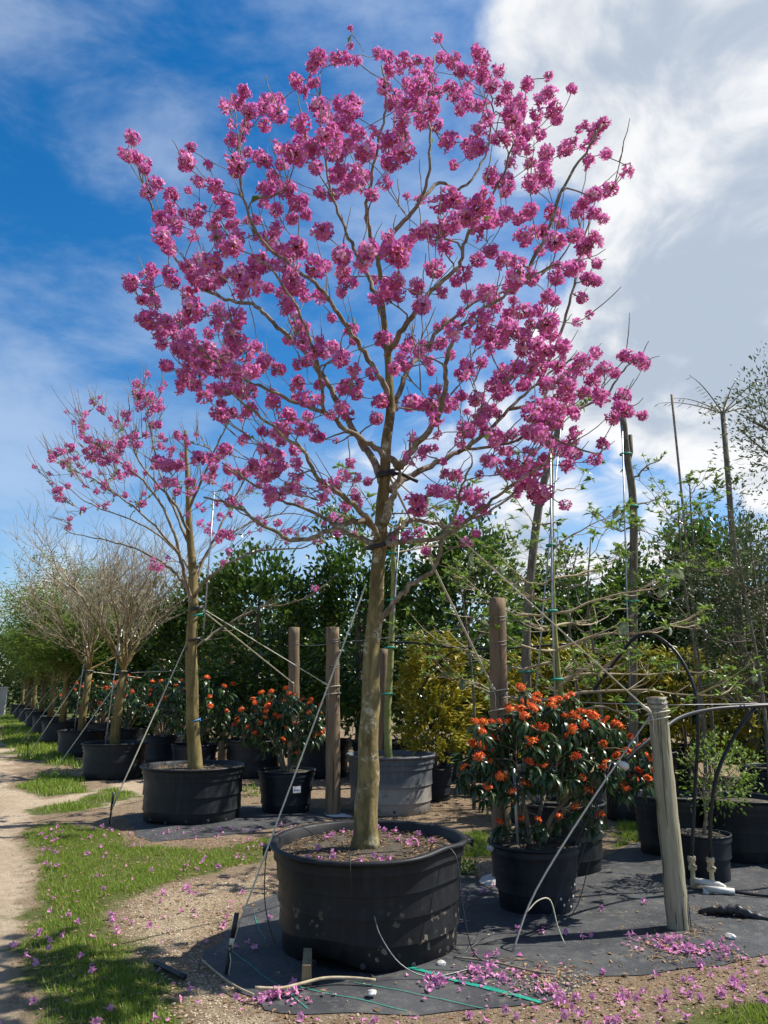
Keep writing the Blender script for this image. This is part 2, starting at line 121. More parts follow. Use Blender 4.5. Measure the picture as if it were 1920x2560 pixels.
MAIN_CLUSTERS = [(-0.6,6.09,7.48,1.12),(-0.49,6.43,7.8,1.17),(-0.37,6.33,7.69,1.06),(-0.2,4.89,6.32,0.57),(-0.35,6.67,8.17,0.55),(-0.07,6.63,8.04,0.96),(0.04,5.79,7.21,1),(0.05,5.94,7.2,0.98),(0.42,5.07,6.71,0.67),(0.16,5.4,6.79,1.06),(0.32,6.38,7.73,0.8),(0.44,6.45,7.75,0.88),(0.54,6.07,7.46,0.88),(0.52,4.91,6.34,1.05),(0.61,5.28,6.6,0.9),(0.9,6.77,7.95,1.05),(0.83,5.45,6.7,1.07),(1.03,5.92,7.17,1.01),(0.86,5.27,6.44,0.96),(-0.84,6.25,7.37,1.18),(-0.83,6.72,7.68,1.01),(-1.23,5.58,6.55,1.07),(-1.03,5.1,6.06,0.95),(-0.92,5.42,6.42,1.19),(-0.75,4.7,5.7,1.11),(-1.26,5.51,6.29,0.64),(-1.36,6.55,7.12,0.96),(-1.25,5.44,6.08,0.96),(-1.39,6.31,6.73,0.86),(-1.42,6.98,7.15,0.86),(-1.22,6.46,6.72,1.04),(-1.02,4.7,5.28,1.03),(-0.98,5.51,5.93,0.98),(-0.58,4.64,5.57,1.03),(-0.5,5.08,6.08,1.18),(-0.45,5.1,6.02,1.02),(-0.46,6.9,7.64,1.39),(-0.26,5.46,6.36,1.12),(-0.35,5.91,6.62,1.23),(-0.37,4.83,5.63,1.23),(-0.82,6.61,6.97,1.26),(-0.61,4.65,5.34,1.17),(-0.52,4.78,5.48,1.11),(-0.62,6.15,6.36,1.17),(-0.4,5.42,5.94,1.28),(-0.32,5.97,6.43,1.11),(-0.21,5.37,6.08,1.07),(-0.15,4.7,5.39,1.06),(0,6.29,7.33,1.08),(0.08,5.05,6.18,0.86),(0.25,6.95,7.96,1.17),(0.3,5.64,6.74,1.18),(0.4,6.05,7.22,1.14),(0.16,5.74,6.64,1.04),(0.21,4.78,5.86,1.27),(0.33,4.72,5.76,1.16),(0.52,6.7,7.26,1.06),(0.36,6.43,7.07,1.28),(0.16,6.19,6.74,1.24),(0.14,4.79,5.46,1.23),(0.04,4.91,5.62,1.25),(0.05,5.28,5.74,1.15),(-0.15,7.21,7.33,1.26),(-0.18,7.19,7.03,1.15),(-0.28,5.82,6.06,1.22),(-0.43,5.79,5.99,1.1),(-0.33,5.58,5.75,1.06),(-0.22,5.5,5.7,1.19),(-0.53,7.15,6.77,1.09),(0.64,5.85,6.86,0.93),(0.62,4.93,5.99,0.91),(0.91,6.48,7.28,1.05),(0.55,5.55,6.67,1.03),(1.15,6.4,7.29,1.11),(1.21,6.17,7.06,1.13),(1.14,5.58,6.47,1.11),(1.2,5.5,6.66,0.96),(1.51,6.29,7.21,1.11),(1.41,5.51,6.42,1.07),(1.41,6.13,6.89,0.98),(0.94,4.82,5.74,1.07),(1.11,5.32,6.04,1.21),(1.28,5.77,6.42,1.14),(1.71,5.98,7.04,0.78),(1.04,5.53,6.38,1),(0.8,6.45,6.84,1.25),(0.77,5.48,6.04,1.15),(0.87,6.79,7,1.01),(0.74,7.11,7.11,0.96),(0.53,5.9,6.41,0.97),(0.9,5.08,5.8,1.04),(1.12,6.88,7.24,0.86),(1.27,6.28,6.7,1.02),(1.37,6.36,6.71,0.89),(1.72,6.37,6.72,1.18),(1.96,5.92,6.64,0.95),(1.91,5.98,6.63,1.03),(1.87,6.03,6.58,1.02),(1.54,5.13,5.79,0.71),(1.74,5.75,6.12,0.9),(1.27,5.27,5.82,1.01),(1.33,6.15,6.4,0.86),(1.08,5.78,6.12,0.81),(1.13,4.86,5.35,0.97),(1.31,5.45,5.7,0.89),(0.8,5.07,5.47,1.03),(0.97,5.76,5.93,1.03),(1.1,6.13,6.23,0.99),(1.15,5.24,5.52,1.06),(1.53,4.98,5.25,0.94),(1.8,5.51,5.67,0.85),(1.78,5.31,5.54,0.83),(1.64,5.61,5.61,0.94),(1.85,6.06,5.82,0.96),(1.67,5.94,5.74,0.93),(-2.22,5.89,6.46,1.07),(-2.29,5.99,6.36,0.95),(-2.28,6.16,6.46,1),(-2.01,5.67,5.98,0.79),(-2.08,6,6,1.08),(-2.11,6.74,6.49,1.18),(-1.79,6.06,6.41,0.93),(-1.83,6.71,6.61,0.94),(-1.23,4.94,5.29,0.98),(-1.43,6.13,6.02,0.97),(-1.41,6.17,5.93,1.16),(-1.82,5.61,5.48,1.04),(-1.6,5.28,5.22,1.01),(-1.99,6.87,6.36,1.03),(-1.86,6.89,6.44,1.06),(-1.68,6.07,5.77,1),(-1.74,7.01,6.31,1.06),(-1.35,5.64,5.33,1.02),(-1.57,7.08,6.36,1.06),(-1.13,5.3,5.1,1.06),(-1.65,5.12,5,1.09),(-1.78,5.73,5.28,1.01),(-2.06,6.4,5.91,1.04),(-1,4.6,4.6,0.97),(-0.91,5.26,5.48,1.17),(-1.03,6.6,6.49,1),(-0.74,5.22,5.42,0.97),(-1.26,7.15,6.67,0.92),(-1,6.13,6.25,0.96),(-0.8,6.25,6.04,1.09),(-0.75,6.54,6.14,0.96),(-0.88,6.57,6.11,1.01),(-2.14,5.9,5.04,1.02),(-1.82,5.48,4.93,0.97),(-1.95,5.79,4.96,0.93),(-2.08,6.28,5.12,1.08),(-1.69,5.08,4.31,1.18),(-1.82,5.77,4.56,1.17),(-1.8,6.75,5.79,1.17),(-1.17,4.68,4.52,1.23),(-1.54,5.69,4.99,1.18),(-1.63,6.34,5.3,1.19),(-1.61,5.81,4.92,1.17),(-1.31,5.57,4.91,1.03),(-1.48,6.75,5.64,0.98),(-1.06,5.32,4.78,1.35),(-0.89,4.7,4.37,1.25),(-1.3,6.35,5.22,1.04),(-0.94,5.27,4.86,1.24),(-1.1,6.98,5.87,1.06),(-0.85,5.79,5.29,1.17),(-0.98,5.84,5.41,1.11),(-0.62,4.87,4.76,1.18),(-0.8,6.74,5.84,1.04),(-0.5,5.07,4.71,1.14),(-0.57,6.69,5.68,1.1),(-1.29,4.79,4.23,1.22),(-1.96,6.84,5.19,1.3),(-1.83,6.24,4.75,1.03),(-1.79,6.57,4.91,1.08),(-1.46,6.2,4.96,1.28),(-1.49,6.35,4.9,1.06),(-1.4,5.41,4.24,1.27),(-1.47,5.18,4.12,1.09),(-1.73,5.71,4.23,0.89),(-1.89,6.06,4.58,0.86),(-1.01,4.9,4.04,1.12),(-0.93,4.81,3.93,1.04),(-1.32,6.02,4.48,1.22),(-1.51,6.69,4.65,1.06),(-1.44,5.71,4.26,1.11),(-1.63,6.04,4.32,1.06),(-1.75,6.66,4.45,1.03),(-1.03,4.85,3.82,1.11),(-1.29,5.2,3.79,1.09),(-1.64,5.86,4.13,1.06),(-1.37,5.96,4.13,1.09),(-1.05,5.33,3.85,0.98),(-0.65,5.16,4.61,1.23),(-0.85,5.9,4.97,0.97),(-0.7,5.12,4.43,1.03),(-0.73,6.52,5.27,0.98),(-0.59,6.46,5.23,1.1),(-0.28,4.64,4.55,1.1),(-0.41,4.67,4.75,1.05),(-0.28,6.12,5.18,1),(-0.08,6.95,5.49,1.06),(0.01,5.33,4.69,1.14),(0.06,4.47,4.48,1.32),(0.1,4.54,4.46,1.06),(0.05,7.12,5.09,1.31),(-0.02,5.07,4.16,0.88),(-0.54,7.15,5.05,1.1),(-0.56,6.72,4.78,0.88),(-0.28,6.2,4.78,1.02),(-0.3,5.13,4.04,0.93),(-0.76,6.16,4.85,1.02),(-0.64,5.54,4.46,0.97),(-1.08,6.68,4.69,1.1),(-1.14,6.59,4.6,1.04),(-0.99,6.73,4.63,1.07),(-0.33,6.09,4.19,1.08),(-0.78,6.45,4.36,1.04),(-0.52,4.86,3.62,0.94),(-0.79,5.17,3.71,0.94),(-0.88,6.72,4.16,1.06),(-0.58,6.5,4.25,0.85),(-0.03,5.77,3.95,0.95),(-0.06,6.14,3.94,0.95),(-0.51,5.77,3.65,0.79),(-0.71,5.12,3.49,0.98),(-1.03,5.59,3.82,0.94),(0.38,6.93,6.57,0.97),(0.42,5.16,5.3,1.1),(0.5,4.92,5.17,1.1),(0.6,5.12,5.23,1.15),(0.66,4.6,4.92,1.28),(0.86,5.5,5.4,1.28),(1.12,6.34,6.01,1.21),(0.78,5.77,5.49,1.28),(0.48,4.78,4.89,1.2),(0.32,5.25,5.12,1.11),(1.27,6.43,6.02,1.07),(1.11,5.13,5.23,0.94),(1.28,5.24,5.27,0.95),(1.13,5.6,5.3,1.29),(1.27,5.53,5.3,1.01),(0.89,5.76,5.27,1.01),(0.88,6.49,5.62,1.12),(0.86,4.96,4.71,1),(0.72,6.33,5.39,1.17),(0.95,6.24,5.16,1.04),(1.77,6.9,6.28,0.94),(1.2,4.85,4.79,1.13),(1.56,5.66,5.34,0.95),(1.72,5.95,5.43,1.19),(1.8,5.89,5.45,1.12),(1.33,4.98,4.65,0.95),(1.93,6.63,5.51,1.06),(2.03,6.65,5.49,0.86),(1.49,5.32,4.89,0.95),(1.38,5.62,4.94,0.95),(1.11,5.25,4.73,0.94),(1.25,5.4,4.66,0.95),(0.87,4.66,4.39,1.07),(0.36,4.93,4.62,1.06),(0.26,5.57,4.83,1.07),(0.25,4.66,4.19,0.92),(0.12,4.78,3.85,1.07),(0.55,7,5.02,1.09),(0.6,6.84,5.14,0.9),(0.6,4.56,4.04,1.07),(0.85,5.81,4.71,1.08),(0.79,5.53,4.41,1.09),(1.14,6.42,5.02,1.17),(1.06,5.38,4.53,1.05),(1.43,6.62,5.17,0.99),(1.14,4.98,4.22,1.11),(0.85,4.83,4.08,1.13),(1.08,6.65,4.86,1.01),(0.97,4.98,4.04,0.96),(1.13,5.27,4.21,0.96),(1.33,5.69,4.49,1.08),(1.46,5.35,4.43,0.6),(1.82,6.16,4.54,0.95),(1.18,5.21,4.11,1.01),(1.34,5.6,4.17,0.96),(1.06,5.67,4.2,1.01),(1.28,6.4,4.43,1.08),(1.14,6.78,4.64,1.1),(0.96,6.46,4.37,0.98),(0.73,5.72,3.95,1.04),(0.73,6.25,4.45,1.07),(1.66,6.24,4.41,1.11),(1.52,5.46,4.15,1.14),(1.65,5.7,4.1,0.97),(1.61,5.45,3.88,0.89),(1.36,5.43,3.99,1.11),(1.23,5.44,3.95,0.95),(1.53,6.3,4.22,1.08),(1.9,5.64,4.28,0.86),(2.03,5.69,4.28,0.93),(1.98,6.01,4.08,1.18),(1.91,5.9,3.95,0.99),(1.83,5.82,3.83,0.93),(1.92,5.78,3.87,0.85),(0.23,6.06,4.05,1.14),(0.33,6.41,4.17,0.96),(0.38,5.92,3.95,0.98),(0.53,6.36,4.18,1.05),(0.66,6.89,4.36,1.03),(0.35,4.96,3.52,0.92),(0.73,6.75,4.08,0.96),(0.66,5.71,3.68,0.95),(0.34,6.4,3.73,0.96),(0.9,5.91,3.7,1.18),(0.96,6.02,3.71,0.87),(0.9,6.48,3.94,0.95),(1.13,5.08,3.64,1.18),(1.02,5,3.57,1.08),(1.25,5.82,3.76,1.16),(1.27,5.72,3.61,0.99),(1.08,5.48,3.6,0.99),(1.4,5.94,3.88,1.03),(1.51,5.96,3.69,0.91),(1.5,5.78,3.52,0.91),(1.49,6.06,3.64,1.04),(1.5,6,3.5,0.99),(1.73,5.81,3.61,0.79),(1.71,6,3.54,0.87),(1,5.32,3.31,0.98),(1.14,5.64,3.36,1.12),(1.11,6.31,3.55,0.99),(1.12,5.98,3.38,1.02),(1.18,5.93,3.29,1.15),(1.22,5.9,3.21,1.14),(1.05,5.8,3.26,0.85),(0.27,5.86,3.15,0.98),(0.62,5.52,3.13,0.94),(0.68,5.73,3.14,0.86),(0.76,5.77,3.07,0.94),(0.38,5.82,3.23,0.81),(0.43,5.71,3.2,0.86),(0.64,6.36,3.53,0.53),(-1.03,6.13,3.51,1.2),(-0.95,5.9,3.39,1.24),(-1.01,5.66,3.38,0.99),(-0.42,6.15,3.39,0.87),(-0.29,5.46,3.26,0.78),(-0.42,5.22,3.11,0.84),(-0.13,5.99,3.35,0.61),(-1.49,5.94,3.53,1.01),(-1.81,6.04,3.52,0.91),(-1.74,5.95,3.47,0.87),(-1.33,6.21,3.69,1),(-0.96,6.67,3.77,1.06),(-0.73,6.19,3.57,0.83),(0.06,5.95,2.87,0.79),(0.18,5.72,2.85,0.78),(0.28,6.02,2.94,0.72),(0.65,6.06,2.87,0.68),(-0.21,5.57,4.02,0.77),(0.11,5.53,4.74,0.89),(-0.17,6.3,5.52,1.06),(0.24,7.05,6.18,0.99),(0.48,5.53,5.14,0.88),(0.76,6.37,5.19,0.98),(0.42,6.42,4.49,0.75),(0.81,6.88,5.07,0.81),(-0.99,6.02,3.64,0.79),(-0.87,6.29,3.57,0.8),(0.36,6.42,4.74,0.72),(-0.88,6.58,4.86,0.87),(1.1,5.32,3.51,0.75),(1.38,5.53,3.91,0.9),(-0.39,5.29,3.67,0.66),(1.27,6.18,4.37,0.71),(0.85,5.97,3.52,0.87),(-1.18,6.23,4.02,0.71),(-0.22,5.75,4,0.77),(-1.48,6.05,4.53,0.95),(0.19,5.28,3.34,0.83),(0.2,5.2,3.47,0.7),(-0.38,5.57,3.19,0.83),(-0.48,5.12,4.09,0.89),(0.96,6.11,4.13,0.85),(1.24,5.75,3.2,0.95),(1.21,5.71,3.81,0.72),(1.13,5.36,4.12,0.89),(0.98,6.33,4.05,0.67),(-0.68,5.73,4.1,0.7),(-1.37,6.26,4.25,0.95),(0.76,5.48,3.75,0.94),(-1.49,6.16,4.4,0.89),(1.21,5.77,3.68,0.82),(1.15,5.89,4.14,0.73),(0.95,6.12,4.69,0.94),(0.5,6,3.41,0.73),(-0.26,6.64,3.42,0.69),(-1.11,5.33,4.2,0.78),(0.55,5.92,4.42,0.75),(-0.96,5.69,4.24,0.86),(0.23,6.28,4.71,0.91),(0.78,5.15,3.25,0.79),(-0.88,5.52,3.46,0.86),(-0.51,5.66,4.42,0.74),(1.31,5.85,4.14,0.81),(1.49,5.95,4.48,0.8),(0.72,5.56,3.14,0.86),(-0.43,5.18,3.01,0.67),(0.89,6.03,3.99,0.66),(0.51,5.88,3.94,0.77),(-0.21,4.97,3.87,0.78),(-0.77,6.33,3.72,0.87),(-0.31,6.1,3.96,0.94),(-1.22,5.84,3.88,0.87),(1.27,5.99,3.5,0.88),(0.6,6.19,3.45,0.85),(-0.69,5.68,3.23,0.83),(1.15,6.48,3.37,0.65),(-0.51,5.67,4.05,0.69),(0.21,5.45,4.27,0.93),(0.72,5.26,3.69,0.94),(0.66,5.58,4.16,0.84),(0.71,6.61,4.51,0.75),(-0.63,5.32,3.23,0.85),(-0.82,5.54,3.61,0.76),(1.4,5.79,3.88,0.84),(-0.61,5.66,4.24,0.73),(-0.79,5.22,3.06,0.89),(1.27,5.38,3.42,0.8),(0.59,5.05,3.89,0.81),(-1.19,5.8,4.1,0.92),(-0.38,6.39,4.62,0.9),(-0.92,5.92,4.02,0.72),(1.07,6.42,3.53,0.92),(0.74,5.38,3.35,0.67),(1.05,6.01,3.76,0.79),(0.94,5.54,3.96,0.76),(-0.62,6.5,3.89,0.67),(-1.31,6.03,3.9,0.71),(-0.58,5.12,4.15,0.8),(0.55,5.27,3.45,0.68),(1.36,5.76,3.77,0.86),(0.67,5.2,3.59,0.9)]
PINK2_TRUNK = [(-2.56,10.95,0.6),(-2.6,10.95,1.01),(-2.66,10.95,1.63),(-2.7,10.95,2.26),(-2.71,10.95,2.78),(-2.74,11,3.25),(-2.82,11.05,3.73),(-2.88,11.05,4.28),(-2.93,11.05,4.85),(-3,11.05,5.5)]
PINK2_LIMBS = [(0.07,[(-2.72,10.95,2.84),(-2.81,10.75,3.28),(-2.89,10.55,3.7),(-3.06,10.45,4.14),(-3.35,10.35,4.52),(-3.72,10.25,4.82),(-4.13,10.25,5.09)]),(0.06,[(-2.74,10.95,2.97),(-2.97,11.15,3.27),(-3.31,11.35,3.54),(-3.8,11.55,3.78),(-4.38,11.75,3.96),(-4.94,11.85,4.09)]),(0.06,[(-2.72,10.95,3.11),(-2.64,11.15,3.54),(-2.48,11.25,3.97),(-2.33,11.45,4.45),(-2.09,11.55,5.06),(-1.96,11.55,5.59)]),(0.06,[(-2.71,10.95,2.97),(-2.45,10.65,3.2),(-2.09,10.45,3.4),(-1.7,10.35,3.54),(-1.19,10.25,3.55),(-0.8,10.15,3.66)]),(0.05,[(-2.69,10.95,2.26),(-2.56,11.05,2.36),(-2.35,11.25,2.57),(-1.84,11.35,2.85),(-1.29,11.35,2.95),(-0.89,11.35,3.19)]),(0.05,[(-2.82,11.05,3.73),(-3.12,11.25,4.26),(-3.45,11.55,4.84),(-3.69,11.75,5.5),(-3.92,11.85,6.25)]),(0.05,[(-2.88,11.05,4.28),(-2.61,10.75,4.69),(-2.39,10.55,5.12),(-2.19,10.45,5.51)]),(0.05,[(-2.84,11.05,3.93),(-2.97,10.45,4.28),(-3.26,10.05,4.63),(-3.52,9.95,5.13)]),(0.04,[(-2.74,10.95,3.31),(-3.24,11.55,3.82),(-3.89,11.95,4.26),(-4.77,12.25,4.63),(-5.38,12.35,5.05)]),(0.04,[(-2.72,10.95,3.31),(-2.61,11.55,3.82),(-2.13,11.95,4.26),(-1.57,12.15,4.46),(-1.05,12.25,4.4)]),(0.035,[(-2.85,10.65,3.52),(-3.12,9.95,3.9),(-3.53,9.65,4.21),(-4.06,9.55,4.49)])]
PINK2_CLUSTERS = [(-4.72,10.61,5,0.73),(-4.86,11.2,5.04,0.86),(-4.71,10.44,4.91,0.6),(-4.82,11.4,5.94,0.72),(-4.13,10.03,5.32,0.79),(-4.64,11.57,6.16,1.07),(-4.83,11.39,5.75,0.76),(-4.21,10.78,5.75,0.88),(-4.31,12.03,6.13,0.83),(-3.63,10.33,5.43,0.8),(-4.97,12.02,5.75,0.9),(-3.94,9.78,4.94,0.88),(-4.36,11.12,5.27,0.9),(-3.83,10.07,5,0.81),(-4.19,11.22,5.34,0.91),(-4.79,11.38,5.35,0.83),(-3.98,9.84,4.8,0.78),(-4.37,11.94,5.37,0.98),(-3.58,10.56,6.04,1.17),(-3.68,11.22,6.48,1.19),(-3.41,10.28,5.79,1.13),(-3.81,11.84,6.36,1.07),(-3.34,9.89,5.49,0.9),(-3.17,9.97,5.45,0.87),(-3.37,9.89,5.04,1),(-3.24,9.71,4.85,0.94),(-4.18,11.65,5.47,0.95),(-3.76,11.89,5.86,1.03),(-3.76,12.34,5.69,0.87),(-3.27,11.37,5.31,1.09),(-3.54,9.77,4.62,0.7),(-3.71,9.73,4.6,0.72),(-3.85,10.58,4.65,0.77),(-4.63,11.4,5.02,0.73),(-4.55,10.33,4.38,0.67),(-4.73,11.02,4.42,0.76),(-4.38,10.48,4.02,0.9),(-4.29,10.69,4.2,0.82),(-3.79,10.94,4.47,0.76),(-3.87,12.41,5.31,0.78),(-3.33,11.8,5.68,1.03),(-2.78,10.28,5.14,0.79),(-2.62,10.88,4.24,0.94),(-2.83,11.64,4.2,1.19),(-2.15,10.65,3.79,1.01),(-2.33,10.95,3.91,1.02),(-1.95,11.74,4.29,0.89),(-1.47,10.45,3.95,0.93),(-1.35,11.59,4.04,0.78),(-0.83,10.4,3.94,0.76),(-0.66,10.79,3.87,0.91),(-1.96,9.6,4.07,0.83),(-2.21,9.6,4.32,0.87),(-2.38,12.44,4.68,0.89),(-2.95,10.58,4.44,0.87),(-2.93,9.63,4.26,0.75),(-1.76,11.84,4.61,0.68),(-1.29,11.6,4.48,0.75),(-3.12,10.28,3.4,0.55),(-2.41,10.82,4.33,0.85),(-1.95,10.99,3.92,0.69),(-2.61,10.01,4.43,0.98),(-2.56,10.76,4.98,0.97),(-1.85,9.59,4.38,0.83),(-2.07,12.37,4.98,0.82),(-1.49,10.97,4.54,0.69),(-3.57,10.61,4.72,0.84),(-4.15,10.78,4.49,0.7),(-3.97,12.13,4.61,0.61),(-3.07,11.41,5.1,0.86),(-1.98,9.35,4.43,1.04),(-1.73,10.68,4.88,0.85),(-1.47,11.49,3.88,0.76),(-0.99,10.88,3.77,0.77),(-3.64,11.69,6.11,0.97),(-3.07,10.11,5.86,0.94),(-3.94,10.73,5.46,0.87)]
GRASS = [[(-1.82,4.47),(-0.98,4.47),(-1.16,4.89),(-1.47,5.41),(-1.96,6.16),(-2.19,6.97),(-1.94,7.59),(-1.51,8.2),(-1.13,8.44),(-1.31,9.72),(-1.91,8.99),(-2.73,9.19),(-3.3,10.11),(-4.38,10.77),(-4.4,9.96),(-3.41,8.24),(-2.84,6.77),(-2.43,5.67)],[(-6.47,14.19),(-6.93,16.35),(-5.84,15.71),(-4.95,13.59),(-5.42,13.04)],[(-23.05,47.73),(-24.09,51.71),(-10.8,25.95),(-7.08,18.96),(-6.26,16.95),(-8.88,19.55),(-12.45,25.95)],[(-5.22,11.94),(-4.86,12.4),(-4.74,14.31),(-3.97,13.15),(-4.29,11.65),(-4.81,11.32)],[(0.87,9.96),(1.31,10.11),(1.14,8.66),(0.76,8.44)],[(1.6,10.27),(1.86,10.59),(1.59,9.14),(1.39,9.01)],[(3.13,10.95),(3.85,11.32),(3.32,9.67),(2.59,9.14)],[(1.3,4.42),(1.64,4.7),(2.17,4.86),(2.35,4.89),(1.95,4.12),(1.2,4.12)]]
MAT_FRONT = [(-1.22,5.71),(-1.16,5.9),(-1.09,6.83),(-0.92,7.19),(-0.55,7.68),(0.77,8.04),(1.12,7.43),(1.63,7.68),(2.58,9.01),(3.71,10.11),(6.87,11.32),(5,7.68),(3.23,6.06),(2.56,5.65),(2.17,5.45),(1.64,5.29),(1.31,5.25),(1.07,4.96),(0.88,4.81),(0.18,4.7),(-0.69,4.73),(-0.84,5.03),(-1.04,5.33)]
MAT_BACK = [(-2.86,9.61),(-3.16,10.27),(-3.59,11.32),(-2.91,11.94),(-2,12.17),(-0.47,11.81),(-0.5,11.09),(-1.24,10.49),(-1.68,9.96),(-2.22,9.61),(-2.65,9.45)]
SAND = [(-2.69,4.12),(-1.68,4.12),(-2.44,5.67),(-2.88,6.77),(-3.34,8.04),(-4.49,9.96),(-4.83,11.52),(-3.97,12.26),(-4.08,14.31),(-4.64,15.33),(-5.35,12.89),(-6.61,14.31),(-8.46,18.42),(-12.45,25.95),(-16.95,25.95),(-6.97,7.68)]
GRAVEL = [(-1.52,5.49),(-2,6.39),(-2.15,7.04),(-1.73,7.59),(-1.18,7.86),(-0.9,7.68),(-1.11,6.9),(-1.24,5.95),(-1.21,5.67),(-1,5.25),(-0.76,4.89),(-0.67,4.64),(-0.68,4.42),(-0.97,4.42)]
GRAVEL2 = [(0.64,7.68),(0.85,8.44),(1.31,8.66),(1.19,7.59),(0.7,7.35)]
DIRT = [(-0.68,4.42),(-0.68,4.67),(0.18,4.67),(0.9,4.77),(1.13,4.96),(1.62,5.23),(2.53,5.58),(3.17,5.95),(3.1,5.33),(2.26,4.83),(1.64,4.7),(1.3,4.42)]
# ---------------- helpers ----------------
RNG = random.Random(11)
NP = np.random.default_rng(7)

def link(o, parent=None):
    COL.objects.link(o)
    if parent is not None: o.parent = parent
    return o
def tag(o, label, cat, group=None, kind=None):
    if label: o['label'] = label
    if cat: o['category'] = cat
    if group: o['group'] = group
    if kind: o['kind'] = kind
    return o
def thing(name, label, cat, loc=(0, 0, 0), rz=0, group=None):
    o = bpy.data.objects.new(name, None); o.empty_display_size = .1
    link(o); o.location = loc; o.rotation_euler = (0, 0, rz)
    return tag(o, label, cat, group)
def place(name, mesh, parent=None, loc=(0, 0, 0), rot=(0, 0, 0), scale=1.0):
    o = bpy.data.objects.new(name, mesh); link(o, parent)
    o.location = loc; o.rotation_euler = rot
    o.scale = (scale, scale, scale) if isinstance(scale, (int, float)) else scale
    return o
def copy_tree(o, parent=None):
    c = o.copy(); link(c, parent)
    for ch in list(o.children): copy_tree(ch, c)
    return c

def np_mesh(name, V, F, mats, mi=None, smooth=False):
    """V (n,3), F (m,k) with one k"""
    me = bpy.data.meshes.new(name)
    V = np.asarray(V, dtype=np.float32); F = np.asarray(F, dtype=np.int32)
    n, (m, k) = len(V), F.shape
    me.vertices.add(n); me.vertices.foreach_set('co', V.ravel())
    me.loops.add(m*k); me.loops.foreach_set('vertex_index', F.ravel())
    me.polygons.add(m); me.polygons.foreach_set('loop_start', np.arange(m, dtype=np.int32)*k)
    me.polygons.foreach_set('loop_total', np.full(m, k, dtype=np.int32))
    if mi is not None: me.polygons.foreach_set('material_index', np.asarray(mi, dtype=np.int32))
    me.polygons.foreach_set('use_smooth', np.full(m, smooth, dtype=bool))
    for x in mats: me.materials.append(x)
    me.update(calc_edges=True); me.validate()
    return me

ORD = ('first', 'second', 'third', 'fourth', 'fifth', 'sixth', 'seventh', 'eighth')
class MB:
    """collects polygons and links them as one mesh"""
    def __init__(self): self.v = []; self.f = []; self.mi = []
    def add(self, vs, fs, mi=0):
        b = len(self.v); self.v.extend(map(tuple, vs)); self.f.extend([tuple(i+b for i in f) for f in fs]); self.mi.extend([mi]*len(fs))
    def box(self, c, s, rz=0, mi=0, jit=0, R=RNG):
        cx, cy, cz = c; hx, hy, hz = s[0]/2, s[1]/2, s[2]/2; ca, sa = math.cos(rz), math.sin(rz); V = []
        for z in (-hz, hz):
            for x, y in ((-hx, -hy), (hx, -hy), (hx, hy), (-hx, hy)):
                V.append((cx+x*ca-y*sa+R.uniform(-jit, jit), cy+x*sa+y*ca+R.uniform(-jit, jit), cz+z+R.uniform(-jit, jit)))
        self.add(V, [(3, 2, 1, 0), (4, 5, 6, 7), (0, 1, 5, 4), (1, 2, 6, 5), (2, 3, 7, 6), (3, 0, 4, 7)], mi)
    def tube(self, pts, radii, n=8, cap=True, mi=0, flat=1.0, bump=0.0, phase=0.0):
        pts = [Vector(p) for p in pts]; m = len(pts)
        if not hasattr(radii, '__len__'): radii = [radii]*m
        V = []; up = None
        for i, p in enumerate(pts):
            t = (pts[min(i+1, m-1)] - pts[max(i-1, 0)])
            if t.length < 1e-9: t = Vector((0, 0, 1))
            t.normalize()
            if up is None:
                up = Vector((0, 0, 1)) if abs(t.z) < .9 else Vector((1, 0, 0))
            a = (up - t*up.dot(t))
            if a.length < 1e-6: a = t.orthogonal()
            a.normalize(); b = t.cross(a); up = a
            for k in range(n):
                an = 2*math.pi*k/n + phase; r = radii[i]
                if bump: r *= 1 + bump*mnoise.noise(p*9 + Vector((math.cos(an), math.sin(an), 0))*1.7)
                V.append(p + a*(math.cos(an)*r*flat) + b*(math.sin(an)*r))
        F = []
        for i in range(m-1):
            for k in range(n):
                k2 = (k+1) % n; F.append((i*n+k, i*n+k2, (i+1)*n+k2, (i+1)*n+k))
        if cap: F.append(tuple(range(n-1, -1, -1))); F.append(tuple((m-1)*n+k for k in range(n)))
        self.add(V, F, mi)
    def lathe(self, prof, n=48, fn=None, mi=0, closed=False):
        V = []; m = len(prof)
        for r, z in prof:
            for k in range(n):
                a = 2*math.pi*k/n; x, y, zz = r*math.cos(a), r*math.sin(a), z
                V.append(fn(x, y, zz, a) if fn else (x, y, zz))
        F = [(i*n+k, i*n+(k+1) % n, (i+1)*n+(k+1) % n, (i+1)*n+k) for i in range(m-1) for k in range(n)]
        self.add(V, F, mi)
    def mesh(self, name, mats, smooth=True):
        me = bpy.data.meshes.new(name); me.from_pydata(self.v, [], self.f)
        for x in (mats if isinstance(mats, (list, tuple)) else [mats]): me.materials.append(x)
        me.polygons.foreach_set('material_index', self.mi)
        me.polygons.foreach_set('use_smooth', [smooth]*len(self.f)); me.update()
        return me
    def build(self, name, mats, parent=None, smooth=True, loc=(0, 0, 0), rot=(0, 0, 0)):
        return place(name, self.mesh(name, mats, smooth), parent, loc, rot)

